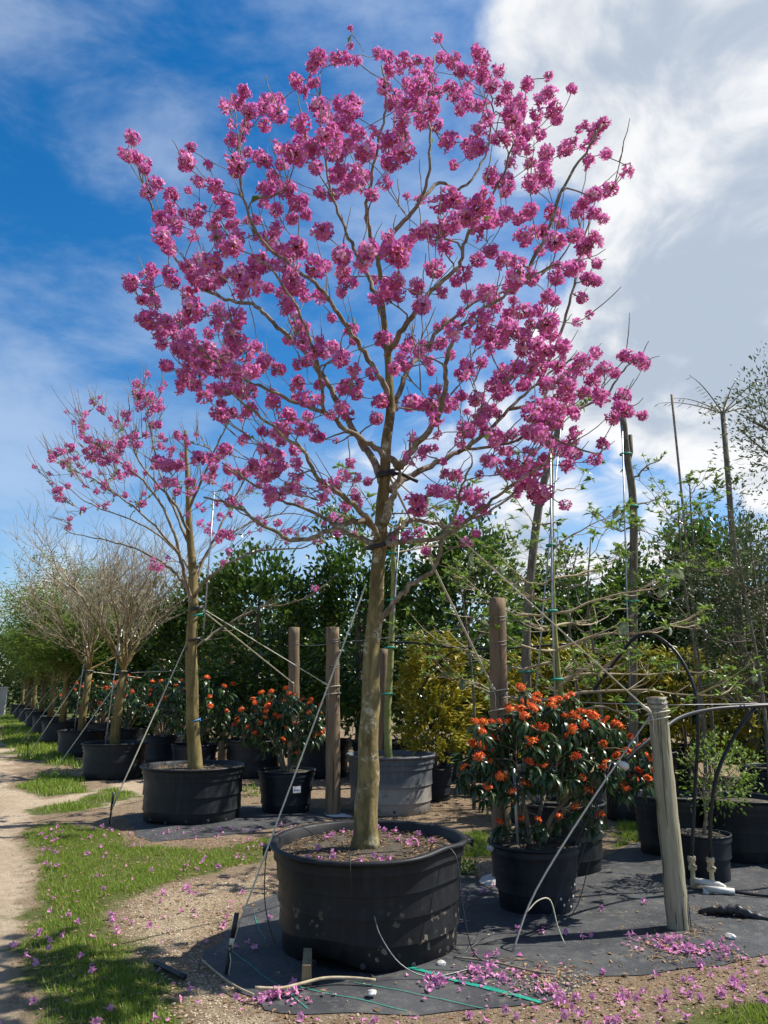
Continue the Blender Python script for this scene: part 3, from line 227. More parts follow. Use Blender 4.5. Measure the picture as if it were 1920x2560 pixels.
def smooth_path(pts, sub=4):
    """Catmull-Rom through points (any tuple width)"""
    P = [np.array(p, float) for p in pts]; P = [2*P[0]-P[1]] + P + [2*P[-1]-P[-2]]; out = []
    for i in range(1, len(P)-2):
        for s in range(sub):
            t = s/sub; a, b, c, d = P[i-1:i+3]
            out.append(.5*((2*b)+(c-a)*t+(2*a-5*b+4*c-d)*t*t+(3*b-a-3*c+d)*t**3))
    out.append(P[-2]); return out
def in_poly(x, y, P):
    """vectorised point in polygon"""
    x = np.asarray(x); y = np.asarray(y); r = np.zeros(x.shape, bool); n = len(P)
    for i in range(n):
        x1, y1 = P[i]; x2, y2 = P[(i+1) % n]
        if y1 == y2: continue
        c = ((y1 > y) != (y2 > y)) & (x < (x2-x1)*(y-y1)/(y2-y1)+x1); r ^= c
    return r
def poly_dist(x, y, P):
    d = np.full(np.shape(x), 1e9); n = len(P)
    for i in range(n):
        a = np.array(P[i]); b = np.array(P[(i+1) % n]); ab = b-a
        t = np.clip(((x-a[0])*ab[0]+(y-a[1])*ab[1])/(ab@ab+1e-9), 0, 1)
        d = np.minimum(d, np.hypot(x-a[0]-t*ab[0], y-a[1]-t*ab[1]))
    return d
def rand_in(P, n, rng=NP):
    P = np.array(P); lo = P.min(0); hi = P.max(0); out = np.zeros((0, 2))
    while len(out) < n:
        q = rng.uniform(lo, hi, (n*2, 2)); out = np.vstack([out, q[in_poly(q[:, 0], q[:, 1], P)]])
    return out[:n]
def unit(v): return v/np.maximum(np.linalg.norm(v, axis=-1, keepdims=True), 1e-9)
def frames(d, roll):
    """right and normal vectors for many directions d (n,3)"""
    ref = np.where(np.abs(d[:, 2:3]) < .95, np.array([[0, 0, 1.]]), np.array([[1., 0, 0]]))
    a = unit(np.cross(d, ref)); b = np.cross(a, d)
    c, s = np.cos(roll)[:, None], np.sin(roll)[:, None]
    return a*c+b*s, b*c-a*s
def leaves(pos, dirs, length, width, roll=None, fold=.18, bend=.15, rng=NP):
    """many leaves as four triangles each, folded along the midrib; returns V, F"""
    n = len(pos); dirs = unit(dirs)
    if roll is None: roll = rng.uniform(-.8, .8, n)
    a, b = frames(dirs, roll); L = np.broadcast_to(length, (n,))[:, None]; Wd = np.broadcast_to(width, (n,))[:, None]
    mid = pos+dirs*L*.5+b*L*bend*.3; tip = pos+dirs*L-b*L*bend
    l = pos+dirs*L*.45+a*Wd*.5+b*Wd*fold; r = pos+dirs*L*.45-a*Wd*.5+b*Wd*fold
    V = np.stack([pos, l, r, tip, mid], 1).reshape(-1, 3); i = np.arange(n)[:, None]*5
    F = np.concatenate([i+np.array([[0, 1, 4]]), i+np.array([[0, 4, 2]]), i+np.array([[4, 1, 3]]), i+np.array([[2, 4, 3]])])
    return V, F
def rhombs(pos, dirs, length, width, roll=None, rng=NP):
    """cheap leaves: two triangles"""
    n = len(pos); dirs = unit(dirs)
    if roll is None: roll = rng.uniform(-1.2, 1.2, n)
    a, b = frames(dirs, roll); L = np.broadcast_to(length, (n,))[:, None]; Wd = np.broadcast_to(width, (n,))[:, None]
    V = np.stack([pos, pos+dirs*L*.5+a*Wd*.5+b*Wd*.15, pos+dirs*L, pos+dirs*L*.5-a*Wd*.5+b*Wd*.15], 1).reshape(-1, 3)
    i = np.arange(n)[:, None]*4
    return V, np.concatenate([i+np.array([[0, 1, 2]]), i+np.array([[0, 2, 3]])])
def sphere_dirs(n, rng=NP): return unit(rng.normal(size=(n, 3)))

# ---------------- materials ----------------
def new_mat(name):
    m = bpy.data.materials.new(name); m.use_nodes = True; t = m.node_tree; t.nodes.clear(); return m, NT(t)
def finish(m, nt, shader):
    o = nt.n('ShaderNodeOutputMaterial'); nt.t.links.new(shader, o.inputs[0]); return m
def bsdf(nt, col, rough=.7, spec=.3, metal=0.0, bump=None, bstr=.3, bdist=.01):
    b = nt.n('ShaderNodeBsdfPrincipled')
    nt.put(b.inputs['Base Color'], col if not isinstance(col, tuple) or len(col) == 4 else (*col, 1))
    nt.put(b.inputs['Roughness'], rough); b.inputs['Specular IOR Level'].default_value = spec; b.inputs['Metallic'].default_value = metal
    if bump is not None:
        bn = nt.n('ShaderNodeBump'); bn.inputs['Strength'].default_value = bstr; bn.inputs['Distance'].default_value = bdist
        nt.put(bn.inputs['Height'], bump); nt.t.links.new(bn.outputs[0], b.inputs['Normal'])
    return b.outputs[0]
def obj_co(nt): return nt.n('ShaderNodeTexCoord').outputs['Object']
def world_co(nt): return nt.n('ShaderNodeNewGeometry').outputs['Position']
def leaf_mat(name, c1, c2, c3=None, trans=.35, rough=.45, spec=.4):
    """leaf colour varies from leaf to leaf; thin leaves let some light through"""
    m, nt = new_mat(name)
    r = nt.n('ShaderNodeNewGeometry').outputs['Random Per Island']
    col = nt.mix(r, c1, c2)
    if c3: col = nt.mix(nt.ss(nt.m('FRACT', nt.m('MULTIPLY', r, 17.31)), .62, .9), col, c3)
    a = bsdf(nt, col, rough, spec)
    tr = nt.n('ShaderNodeBsdfTranslucent'); nt.put(tr.inputs[0], nt.mix(.5, col, tuple(min(1, x*1.5) for x in c2)))
    mx = nt.n('ShaderNodeMixShader'); mx.inputs[0].default_value = trans
    nt.t.links.new(a, mx.inputs[1]); nt.t.links.new(tr.outputs[0], mx.inputs[2])
    return finish(m, nt, mx.outputs[0])
def bark_mat(name, c1, c2, c3, scale=14, stretch=.35, lichen=.55, bstr=.5):
    m, nt = new_mat(name); co = obj_co(nt)
    st = nt.scale(co, (1, 1, stretch))
    n1 = nt.noise(st, scale, 6, .65, .6); n2 = nt.noise(co, scale*.45, 5, .6)
    n3 = nt.noise(co, scale*2.6, 4, .6)
    col = nt.mix(nt.ss(n1, .35, .65), c1, c2)
    col = nt.mix(nt.m('MULTIPLY', nt.ss(n2, lichen-.06, lichen+.08), nt.ss(n3, .4, .6)), col, c3)
    hgt = nt.m('ADD', n1, nt.m('MULTIPLY', n3, .5))
    return finish(m, nt, bsdf(nt, col, .85, .15, bump=hgt, bstr=bstr, bdist=.012))
def plain_mat(name, c1, c2, scale=20, rough=.6, spec=.3, metal=0.0, bstr=.2, detail=4):
    m, nt = new_mat(name); co = obj_co(nt); n1 = nt.noise(co, scale, detail, .6)
    return finish(m, nt, bsdf(nt, nt.mix(nt.ss(n1, .35, .65), c1, c2), rough, spec, metal, bump=n1, bstr=bstr, bdist=.004))

M = {}
M['petal'] = leaf_mat('petal', (.52, .080, .315), (.66, .19, .48), (.80, .42, .66), trans=.34, rough=.6, spec=.15)
M['throat'] = plain_mat('throat', (.78, .40, .06), (.72, .28, .10), 30, .6, .1)
M['corolla_tube'] = leaf_mat('corolla_tube', (.66, .20, .24), (.74, .30, .32), trans=.3, rough=.6, spec=.15)
M['calyx'] = plain_mat('calyx', (.10, .045, .03), (.14, .07, .04), 40, .8, .1)
M['petal_fallen'] = leaf_mat('petal_fallen', (.56, .14, .36), (.75, .36, .58), (.46, .19, .26), trans=.25, rough=.6, spec=.15)
M['bark_main'] = bark_mat('bark_main', (.110, .084, .034), (.245, .195, .085), (.46, .42, .29), 13, .30, .58, .8)
M['bark_limb'] = bark_mat('bark_limb', (.13, .10, .062), (.25, .21, .145), (.36, .33, .25), 16, .4, .52, .4)
M['twig'] = plain_mat('twig', (.18, .14, .10), (.31, .26, .195), 25, .85, .1)
M['bark_yellow'] = bark_mat('bark_yellow', (.135, .098, .036), (.235, .185, .078), (.085, .06, .03), 8, .3, .60, .4)
M['twig_tan'] = plain_mat('twig_tan', (.33, .265, .16), (.46, .385, .26), 12, .85, .1)
M['twig_bare'] = plain_mat('twig_bare', (.22, .18, .115), (.34, .285, .195), 12, .85, .1)
M['bark_green'] = bark_mat('bark_green', (.20, .21, .065), (.30, .30, .11), (.34, .32, .2), 10, 1.5, .62, .3)
M['bark_grey'] = bark_mat('bark_grey', (.11, .095, .07), (.19, .165, .12), (.30, .28, .22), 14, .4, .58, .4)
M['leaf_dark'] = leaf_mat('leaf_dark', (.022, .050, .010), (.050, .105, .016), (.085, .16, .025), trans=.22, rough=.33, spec=.5)
M['leaf_ficus'] = leaf_mat('leaf_ficus', (.020, .056, .011), (.048, .105, .017), (.15, .22, .03), trans=.32, rough=.30, spec=.55)
M['leaf_croton'] = leaf_mat('leaf_croton', (.40, .29, .018), (.15, .19, .022), (.50, .39, .035), trans=.25, rough=.4, spec=.4)
M['leaf_bush'] = leaf_mat('leaf_bush', (.016, .042, .012), (.034, .075, .018), (.055, .10, .022), trans=.18, rough=.34, spec=.5)
M['leaf_light'] = leaf_mat('leaf_light', (.10, .18, .025), (.16, .25, .04), (.20, .26, .05), trans=.35, rough=.45, spec=.35)
M['leaf_feather'] = leaf_mat('leaf_feather', (.07, .14, .02), (.13, .20, .03), (.16, .20, .035), trans=.35, rough=.5, spec=.25)
M['leaf_olive'] = leaf_mat('leaf_olive', (.05, .07, .028), (.09, .115, .05), (.13, .15, .07), trans=.25, rough=.45, spec=.35)
M['leaf_distant'] = leaf_mat('leaf_distant', (.035, .06, .018), (.06, .095, .025), (.08, .12, .03), trans=.25, rough=.5, spec=.25)
M['leaf_big'] = leaf_mat('leaf_big', (.14, .19, .10), (.22, .27, .15), (.30, .30, .08), trans=.25, rough=.45, spec=.4)
M['orange'] = leaf_mat('orange', (.74, .085, .040), (.80, .18, .040), (.74, .065, .055), trans=.3, rough=.5, spec=.2)
M['orange_eye'] = plain_mat('orange_eye', (.90, .38, .03), (.85, .28, .03), 30, .6, .1)
M['grass'] = leaf_mat('grass', (.10, .175, .016), (.20, .29, .028), (.29, .29, .08), trans=.35, rough=.5, spec=.2)
M['litter'] = leaf_mat('litter', (.20, .115, .055), (.38, .26, .15), (.12, .07, .038), trans=.1, rough=.8, spec=.1)
M['litter_dark'] = leaf_mat('litter_dark', (.05, .03, .018), (.13, .08, .045), (.24, .16, .09), trans=.05, rough=.9, spec=.1)
M['stone'] = leaf_mat('stone', (.36, .28, .18), (.52, .43, .30), (.27, .20, .12), trans=0.0, rough=.9, spec=.1)
def wood_mat(name, c1, c2, c3):
    m, nt = new_mat(name); co = obj_co(nt)
    g = nt.noise(nt.scale(co, (1, 1, .06)), 55, 5, .6, .4); n2 = nt.noise(nt.scale(co, (1, 1, .35)), 7, 5, .6)
    ck = nt.ss(nt.noise(nt.scale(co, (1, 1, .035)), 32, 3, .5), .60, .66)
    col = nt.mix(nt.ss(g, .3, .7), c1, c2); col = nt.mix(nt.ss(n2, .5, .72), col, c3); col = nt.mix(nt.m('MULTIPLY', ck, .7), col, tuple(x*.3 for x in c1))
    return finish(m, nt, bsdf(nt, col, .85, .15, bump=nt.m('SUBTRACT', g, nt.m('MULTIPLY', ck, .8)), bstr=.6, bdist=.006))
M['post'] = wood_mat('post', (.155, .108, .066), (.235, .17, .11), (.17, .135, .095))
M['post_grey'] = wood_mat('post_grey', (.27, .245, .155), (.40, .365, .25), (.23, .22, .13))
M['block'] = wood_mat('block', (.23, .16, .085), (.33, .25, .14), (.16, .13, .08))
def pot_mat(name, base, dust, amount, splash=0.0, fade=None):
    m, nt = new_mat(name); co = obj_co(nt); sp = nt.n('ShaderNodeSeparateXYZ', ins={0: co})
    n1 = nt.noise(co, 5, 6, .65, .5); n2 = nt.noise(nt.scale(co, (1, 1, .12)), 22, 5, .6); n3 = nt.noise(co, 60, 3, .6)
    f = nt.m('MULTIPLY', nt.ss(nt.m('ADD', nt.m('MULTIPLY', n1, .6), nt.m('MULTIPLY', n2, .4)), .42, .72), amount)
    col = nt.mix(f, base, dust)
    if fade: col = nt.mix(nt.m('MULTIPLY', nt.ss(sp.outputs[2], fade[0], fade[1], 1, 0), nt.ss(n1, .3, .5)), col, fade[2])
    if splash:
        vo = nt.n('ShaderNodeTexVoronoi'); nt.put(vo.inputs['Vector'], nt.vm('ADD', co, nt.scale(nt.n('ShaderNodeTexNoise', ins={'Vector': co, 'Scale': 30.0}).outputs['Color'], (.05, .05, .05)))); vo.inputs['Scale'].default_value = 15
        pat = nt.noise(co, 2.6, 3, .5)
        s = nt.m('MULTIPLY', nt.m('MULTIPLY', nt.ss(vo.outputs['Distance'], .20, .34, 1, 0), nt.ss(pat, .50, .60)), splash)
        low = nt.ss(sp.outputs[2], .18, .46, 1, 0)
        col = nt.mix(nt.m('MULTIPLY', s, low), col, (.20, .17, .12))
    rough = nt.ss(n1, .3, .7, .42, .65)
    return finish(m, nt, bsdf(nt, col, rough, .28, bump=nt.m('ADD', nt.m('MULTIPLY', n2, .6), nt.m('MULTIPLY', n3, .2)), bstr=.12, bdist=.006))
M['pot_black'] = pot_mat('pot_black', (.0095, .011, .013), (.045, .048, .05), .5)
M['pot_main'] = pot_mat('pot_main', (.0085, .0095, .011), (.036, .038, .037), .55, splash=.95)
M['pot_blue'] = pot_mat('pot_blue', (.009, .012, .018), (.032, .04, .05), .5)
M['pot_grey'] = pot_mat('pot_grey', (.085, .092, .10), (.17, .175, .18), .7, fade=(.30, .46, (.27, .25, .22)))
def ground_like(name, cs, scale, bstr, bdist, speck=None):
    m, nt = new_mat(name); co = world_co(nt); n1 = nt.noise(co, scale, 7, .7); n2 = nt.noise(co, scale*6, 4, .7); n3 = nt.noise(co, scale*.2, 4, .5)
    col = nt.mix(nt.ss(n1, .35, .65), cs[0], cs[1]); col = nt.mix(nt.m('MULTIPLY', nt.ss(n2, .52, .7), .7), col, cs[2]); col = nt.mix(nt.m('MULTIPLY', nt.ss(n3, .45, .65), .5), col, cs[3])
    return finish(m, nt, bsdf(nt, col, .95, .08, bump=nt.m('ADD', n1, nt.m('MULTIPLY', n2, .6)), bstr=bstr, bdist=bdist))
M['soil'] = ground_like('soil', ((.075, .062, .045), (.14, .118, .088), (.27, .245, .195), (.10, .088, .066)), 22, .8, .03)
M['strap'] = plain_mat('strap', (.50, .47, .34), (.58, .55, .43), 40, .7, .2)
M['strap_dark'] = plain_mat('strap_dark', (.30, .29, .25), (.38, .36, .30), 40, .7, .2)
M['rubber'] = plain_mat('rubber', (.012, .012, .013), (.025, .025, .027), 30, .42, .45)
M['poly_pipe'] = plain_mat('poly_pipe', (.010, .011, .012), (.020, .021, .022), 12, .38, .35)
M['pvc'] = plain_mat('pvc', (.55, .53, .47), (.66, .64, .58), 20, .45, .4)
M['pvc_old'] = plain_mat('pvc_old', (.42, .34, .20), (.55, .47, .31), 30, .6, .3)
M['metal'] = plain_mat('metal', (.34, .36, .38), (.46, .48, .50), 30, .42, .5, .6)
M['wire'] = plain_mat('wire', (.16, .16, .16), (.26, .26, .25), 30, .5, .5, .6)
M['iron'] = plain_mat('iron', (.022, .018, .016), (.05, .035, .026), 40, .7, .3)
M['green_tape'] = plain_mat('green_tape', (.012, .22, .15), (.02, .30, .21), 30, .5, .4)
M['blue_tape'] = plain_mat('blue_tape', (.05, .20, .45), (.08, .27, .55), 30, .5, .4)
M['white_tag'] = plain_mat('white_tag', (.62, .64, .64), (.72, .73, .73), 30, .5, .3)
M['ink'] = plain_mat('ink', (.03, .03, .04), (.05, .05, .06), 30, .6, .3)
M['concrete'] = plain_mat('concrete', (.42, .40, .36), (.56, .54, .50), 9, .9, .1, bstr=.5)
M['wall'] = ground_like('wall_paint', ((.36, .34, .31), (.48, .46, .42), (.30, .28, .25), (.24, .22, .20)), 3, .3, .02)
M['thatch'] = plain_mat('thatch', (.13, .085, .045), (.2, .14, .08), 12, .9, .1, bstr=.6)
def mat_fabric():
    m, nt = new_mat('weed_mat'); co = world_co(nt)
    n1 = nt.noise(co, 1.6, 6, .65, .3); n2 = nt.noise(co, 10, 6, .7); n3 = nt.noise(co, 90, 3, .7)
    wv = nt.n('ShaderNodeTexWave', ins={'Vector': co}); wv.inputs['Scale'].default_value = 90; wv.inputs['Distortion'].default_value = 1.5
    col = nt.mix(nt.ss(n1, .32, .68), (.038, .040, .043), (.074, .076, .078))
    col = nt.mix(nt.m('MULTIPLY', nt.ss(n2, .50, .70), .8), col, (.13, .125, .11)); col = nt.mix(nt.m('MULTIPLY', nt.ss(nt.noise(co, 3.3, 5, .7), .56, .70), .55), col, (.17, .155, .125))
    col = nt.mix(nt.m('MULTIPLY', nt.ss(n3, .60, .72), .35), col, (.17, .155, .125))
    h = nt.m('ADD', nt.m('MULTIPLY', wv.outputs['Fac'], .08), nt.m('ADD', n2, nt.m('MULTIPLY', n3, .2)))
    return finish(m, nt, bsdf(nt, col, nt.ss(n2, .3, .7, .52, .78), .3, bump=h, bstr=.6, bdist=.025))
M['mat'] = mat_fabric()
def ground_mat():
    m, nt = new_mat('ground'); co = world_co(nt)
    at = nt.n('ShaderNodeAttribute'); at.attribute_name = 'zone'; sp = nt.n('ShaderNodeSeparateColor', ins={0: at.outputs['Color']})
    nb = nt.noise(co, 2.2, 6, .7); n1 = nt.noise(co, 11, 7, .7); n2 = nt.noise(co, 70, 5, .75); n3 = nt.noise(co, .7, 5, .55)
    jit = nt.m('MULTIPLY', nt.m('SUBTRACT', nb, .5), 1.5)
    def z(i): return nt.ss(nt.m('ADD', sp.outputs[i], jit), .34, .66)
    brown = nt.mix(nt.ss(n1, .3, .7), (.17, .115, .070), (.27, .20, .13)); brown = nt.mix(nt.m('MULTIPLY', nt.ss(n2, .5, .66), .8), brown, (.40, .33, .24)); brown = nt.mix(nt.m('MULTIPLY', nt.ss(n2, .46, .36), .7), brown, (.075, .05, .032))
    sand = nt.mix(nt.ss(n1, .3, .7), (.36, .275, .185), (.48, .385, .275)); sand = nt.mix(nt.m('MULTIPLY', nt.ss(n2, .54, .68), .6), sand, (.58, .49, .37)); sand = nt.mix(nt.m('MULTIPLY', nt.ss(n3, .45, .65), .45), sand, (.27, .20, .13))
    grav = nt.mix(nt.ss(n2, .36, .66), (.25, .18, .11), (.52, .43, .30)); grav = nt.mix(nt.m('MULTIPLY', nt.ss(n1, .52, .7), .6), grav, (.20, .14, .085))
    turf = nt.mix(nt.ss(n1, .35, .65), (.065, .085, .025), (.10, .125, .03)); turf = nt.mix(nt.m('MULTIPLY', nt.ss(n2, .52, .66), .7), turf, (.20, .17, .08))
    col = nt.mix(z(0), brown, sand); col = nt.mix(z(1), col, grav); col = nt.mix(z(2), col, turf)
    return finish(m, nt, bsdf(nt, col, .95, .08, bump=nt.m('ADD', n1, nt.m('MULTIPLY', n2, .7)), bstr=.9, bdist=.03))
M['ground'] = ground_mat()
# ---------------- the ground ----------------
def axis(lo, f0, f1, hi, fine, grow=1.25):
    a = list(np.arange(f0, f1+1e-6, fine)); s = fine; x = f1
    while x < hi: s *= grow; x += s; a.append(x)
    s = fine; x = f0; pre = []
    while x > lo: s *= grow; x -= s; pre.append(x)
    return np.array(pre[::-1]+a)
def relief(x, y):
    """gentle unevenness of the yard, centimetres"""
    return mnoise.noise(Vector((x*.9, y*.9, 0)))*.018 + mnoise.noise(Vector((x*3.1, y*3.1, 5)))*.008
gx = axis(-260, -6.2, 5.2, 260, .065); gy = axis(-60, 4.2, 13.0, 900, .065)
X, Yg = np.meshgrid(gx, gy); xs, ys = X.ravel(), Yg.ravel()
def zone_of(poly, soft): return np.clip(.5 + np.where(in_poly(xs, ys, poly), 1, -1)*poly_dist(xs, ys, poly)/soft/2, 0, 1)
near = (np.abs(xs) < 30) & (ys < 60)
zr = zone_of(SAND, .35); zg = np.maximum(zone_of(GRAVEL, .7)*.80, zone_of(GRAVEL2, .25)*.9)
zt = np.zeros(len(xs))
for P in GRASS: zt = np.maximum(zt, zone_of(P, .35))
zt = np.maximum(zt, np.clip((ys-34)/20, 0, .8))
wob = np.array([mnoise.noise(Vector((a*.8, b*.8, 9))) for a, b in zip(xs, ys)])
zr = np.clip(zr + .12*wob, 0, 1)
zz = np.array([relief(a, b) if abs(a) < 9 and b < 20 else 0 for a, b in zip(xs, ys)])
nx, ny = len(gx), len(gy); I = np.arange(nx*ny).reshape(ny, nx)
F = np.stack([I[:-1, :-1], I[:-1, 1:], I[1:, 1:], I[1:, :-1]], -1).reshape(-1, 4)
gm = np_mesh('ground', np.stack([xs, ys, zz], 1), F, [M['ground']], smooth=True)
ca = gm.color_attributes.new('zone', 'FLOAT_COLOR', 'POINT')
ca.data.foreach_set('color', np.stack([zr, zg, zt, np.ones_like(zr)], 1).astype(np.float32).ravel())
tag(place('ground', gm), None, None, kind='structure')

def sheet(name, poly, z0, zfun, cell, mat, rag=.0):
    """a limp sheet cut to an outline, laid on the ground"""
    P = []
    for i in range(len(poly)):                                   # ragged hand-cut edge
        a, b = Vector(poly[i]), Vector(poly[(i+1) % len(poly)]); n = max(1, int((b-a).length/.12))
        for k in range(n):
            q = a.lerp(b, k/n); j = rag*mnoise.noise(Vector((q.x*3, q.y*3, 2))); P.append((q.x+j, q.y+j*.7))
    bm = bmesh.new(); bm.faces.new([bm.verts.new((x, y, 0)) for x, y in P])
    xs = [p[0] for p in P]; ys = [p[1] for p in P]
    for lo, hi, no in ((min(xs), max(xs), (1, 0, 0)), (min(ys), max(ys), (0, 1, 0))):
        c = lo+cell
        while c < hi:
            bmesh.ops.bisect_plane(bm, geom=bm.verts[:]+bm.edges[:]+bm.faces[:], plane_co=Vector(no)*c, plane_no=no); c += cell
    bmesh.ops.triangulate(bm, faces=[f for f in bm.faces if len(f.verts) > 4])
    for v in bm.verts: v.co.z = z0 + zfun(v.co.x, v.co.y)
    me = bpy.data.meshes.new(name); bm.to_mesh(me); bm.free(); me.materials.append(mat)
    me.polygons.foreach_set('use_smooth', [True]*len(me.polygons))
    return place(name, me)
def EDGE(x, y):
    """0 at the rim of a mat, where it is trodden into the soil, 1 well inside"""
    best = 0.0
    for P in (MAT_FRONT, MAT_BACK):
        if P[0][0]-8 < x < P[0][0]+9 and bool(in_poly(x, y, P)): best = max(best, min(1.0, float(poly_dist(x, y, P))/.35))
    return best
def wrinkle(x, y):
    a = mnoise.noise(Vector((x*1.1+y*.7, y*.5-x*.3, 4)))
    b = mnoise.noise(Vector((x*2.0, y*5.0+x*1.5, 1)))
    return relief(x, y)+.005+EDGE(x, y)*(.010+.010*(1-abs(a)*2)+.024*max(0, b))
mat_front = sheet('weed_mat', MAT_FRONT, 0, wrinkle, .09, M['mat'], .09)
tag(mat_front, 'wide black woven weed mat under the biggest tub and the leaning post', 'weed mat')
mat_back = sheet('weed_mat', MAT_BACK, 0, wrinkle, .10, M['mat'], .07)
tag(mat_back, 'smaller crumpled black weed mat under the second pink tree\'s tub', 'weed mat')
MATS_Z = lambda x, y: wrinkle(x, y)

# green guide threads and the green selvedge woven into the mat
def on_mat(a, b, w, name, n=60):
    mb = MB(); V = []; a = Vector(a); b = Vector(b); d = (b-a).normalized(); s = Vector((-d.y, d.x))*w/2
    for i in range(n+1):
        q = a.lerp(b, i/n); q += Vector((-d.y, d.x))*.012*mnoise.noise(Vector((q.x*2, q.y*2, 8)))
        for e in (-1, 1):
            p = q+s*e; V.append((p.x, p.y, wrinkle(p.x, p.y)+.005))
    mb.add(V, [(2*i, 2*i+1, 2*i+3, 2*i+2) for i in range(n)])
    return mb.build(name, M['green_tape'], mat_front)
on_mat((.10, 5.36), (.88, 4.82), .030, 'selvedge')
for a, b in (((-.18, 5.12), (.58, 4.74)), ((-.52, 5.05), (.12, 4.74)), ((-1.08, 5.75), (-.42, 4.76)), ((-1.0, 6.5), (-.82, 5.85)), ((-.78, 6.7), (-.62, 6.35))):
    on_mat(a, b, .006, 'guide_thread')

# ---- grass, gravel and leaf litter: nobody could count them
def z_at(P): return np.array([relief(a, b) for a, b in P])
V_, F_ = [], []; base = 0
gspec = [(0, 52000, .040, .0062), (1, 4200, .08, .016), (2, 9000, .13, .035), (3, 2600, .06, .013), (4, 3400, .055, .009), (5, 2200, .055, .010), (6, 3600, .06, .011), (7, 5200, .045, .006)]
for gi, n, h, wd in gspec:
    q = rand_in(GRASS[gi], int(n*1.25)); d = poly_dist(q[:, 0], q[:, 1], GRASS[gi])
    nn = np.array([mnoise.noise(Vector((a*1.7, b*1.7, 3)))+.5*mnoise.noise(Vector((a*5, b*5, 1))) for a, b in q])
    keep = (np.clip(d/.30, 0, 1)+nn*1.05-.02) > NP.uniform(0, 1, len(q))
    q, nn = q[keep][:n], nn[keep][:n]; m = len(q)
    az = NP.uniform(0, 2*np.pi, m); hh = h*NP.uniform(.45, 1.15, m)*(1+.35*nn); lean = NP.uniform(.15, 1.1, m)*hh
    p = np.stack([q[:, 0], q[:, 1], z_at(q)-.004], 1); s = np.stack([-np.sin(az), np.cos(az), 0*az], 1)*wd/2*NP.uniform(.7, 1.3, m)[:, None]
    t = p+np.stack([np.cos(az)*lean, np.sin(az)*lean, hh], 1)
    V_.append(np.stack([p-s, p+s, t], 1).reshape(-1, 3)); F_.append(np.arange(3*m).reshape(m, 3)+base); base += 3*m
tag(place('grass', np_mesh('grass', np.vstack(V_), np.vstack(F_), [M['grass']])), 'short patchy green lawn grass beside the sandy track', 'grass', kind='stuff')

def chips(name, spots, mats, label, cat, size, flat=.5, parent=None, zf=None, kind='stuff'):
    """small stones: jittered octahedra"""
    q = np.vstack(spots); m = len(q); q = q+NP.normal(0, .07, q.shape); r = size*NP.uniform(.4, 1.3, m)**1.5
    O = np.array([[1, 0, 0], [-1, 0, 0], [0, 1, 0], [0, -1, 0], [0, 0, 1], [0, 0, -1]], float)
    z = zf(q) if zf else z_at(q)
    a = NP.uniform(0, 2*np.pi, m); V = O[None]*NP.uniform(.55, 1.2, (m, 6, 1))*r[:, None, None]; V[:, :, 2] *= flat
    c, s = np.cos(a)[:, None], np.sin(a)[:, None]
    V = np.stack([V[:, :, 0]*c-V[:, :, 1]*s, V[:, :, 0]*s+V[:, :, 1]*c, V[:, :, 2]], -1)+np.stack([q[:, 0], q[:, 1], z+r*flat*.4], 1)[:, None, :]
    T = np.array([[0, 2, 4], [2, 1, 4], [1, 3, 4], [3, 0, 4], [2, 0, 5], [1, 2, 5], [3, 1, 5], [0, 3, 5]])
    F = (np.arange(m)[:, None, None]*6+T[None]).reshape(-1, 3)
    return tag(place(name, np_mesh(name, V.reshape(-1, 3), F, mats), parent), label, cat, kind=kind)
chips('gravel', [rand_in(GRAVEL, 4600), rand_in(GRAVEL2, 900), rand_in(DIRT, 700), rand_in(SAND, 1500)[:1500]], [M['stone']], 'pale limestone gravel strewn around the black weed mats', 'gravel', .0085)
def litter(name, spots, mat, label, cat, L, Wd, zf, parent=None):
    q = np.vstack(spots); m = len(q); az = NP.uniform(0, 2*np.pi, m); q = q+NP.normal(0, .10, q.shape)*(parent is None)
    d = np.stack([np.cos(az), np.sin(az), NP.uniform(-.12, .3, m)], 1)
    V, F = leaves(np.stack([q[:, 0], q[:, 1], zf(q)+.004], 1), d, L*NP.uniform(.3, 1.0, m)**1.5*1.6, Wd*NP.uniform(.35, 1.2, m), NP.uniform(-.5, .5, m)+np.pi/2*0, .25, .1)
    return tag(place(name, np_mesh(name, V, F, [mat]), parent), label, cat, kind='stuff')
MULCH = [(-1.75, 8.9), (-2.6, 9.2), (-3.3, 9.8), (-3.7, 10.9), (-3.1, 11.2), (-2.9, 10.1), (-2.5, 9.55), (-1.2, 9.6), (-.6, 10.4), (-.2, 9.9), (-.6, 8.8)]
MULCH2 = [(-1.0, 11.4), (.0, 11.6), (.6, 11.6), (2.6, 11.8), (2.6, 10.6), (.9, 9.9), (-.3, 10.5)]
matq = rand_in(MAT_FRONT, 260)
litter('leaf_litter', [rand_in(MULCH, 1500), rand_in(MULCH2, 1700), rand_in(DIRT, 700), rand_in(GRAVEL, 450), rand_in(SAND, 700), rand_in(GRASS[0], 2200), rand_in(GRAVEL2, 300)], M['litter'],
       'dry brown leaf litter scattered over the yard soil', 'leaf litter', .042, .017, z_at)
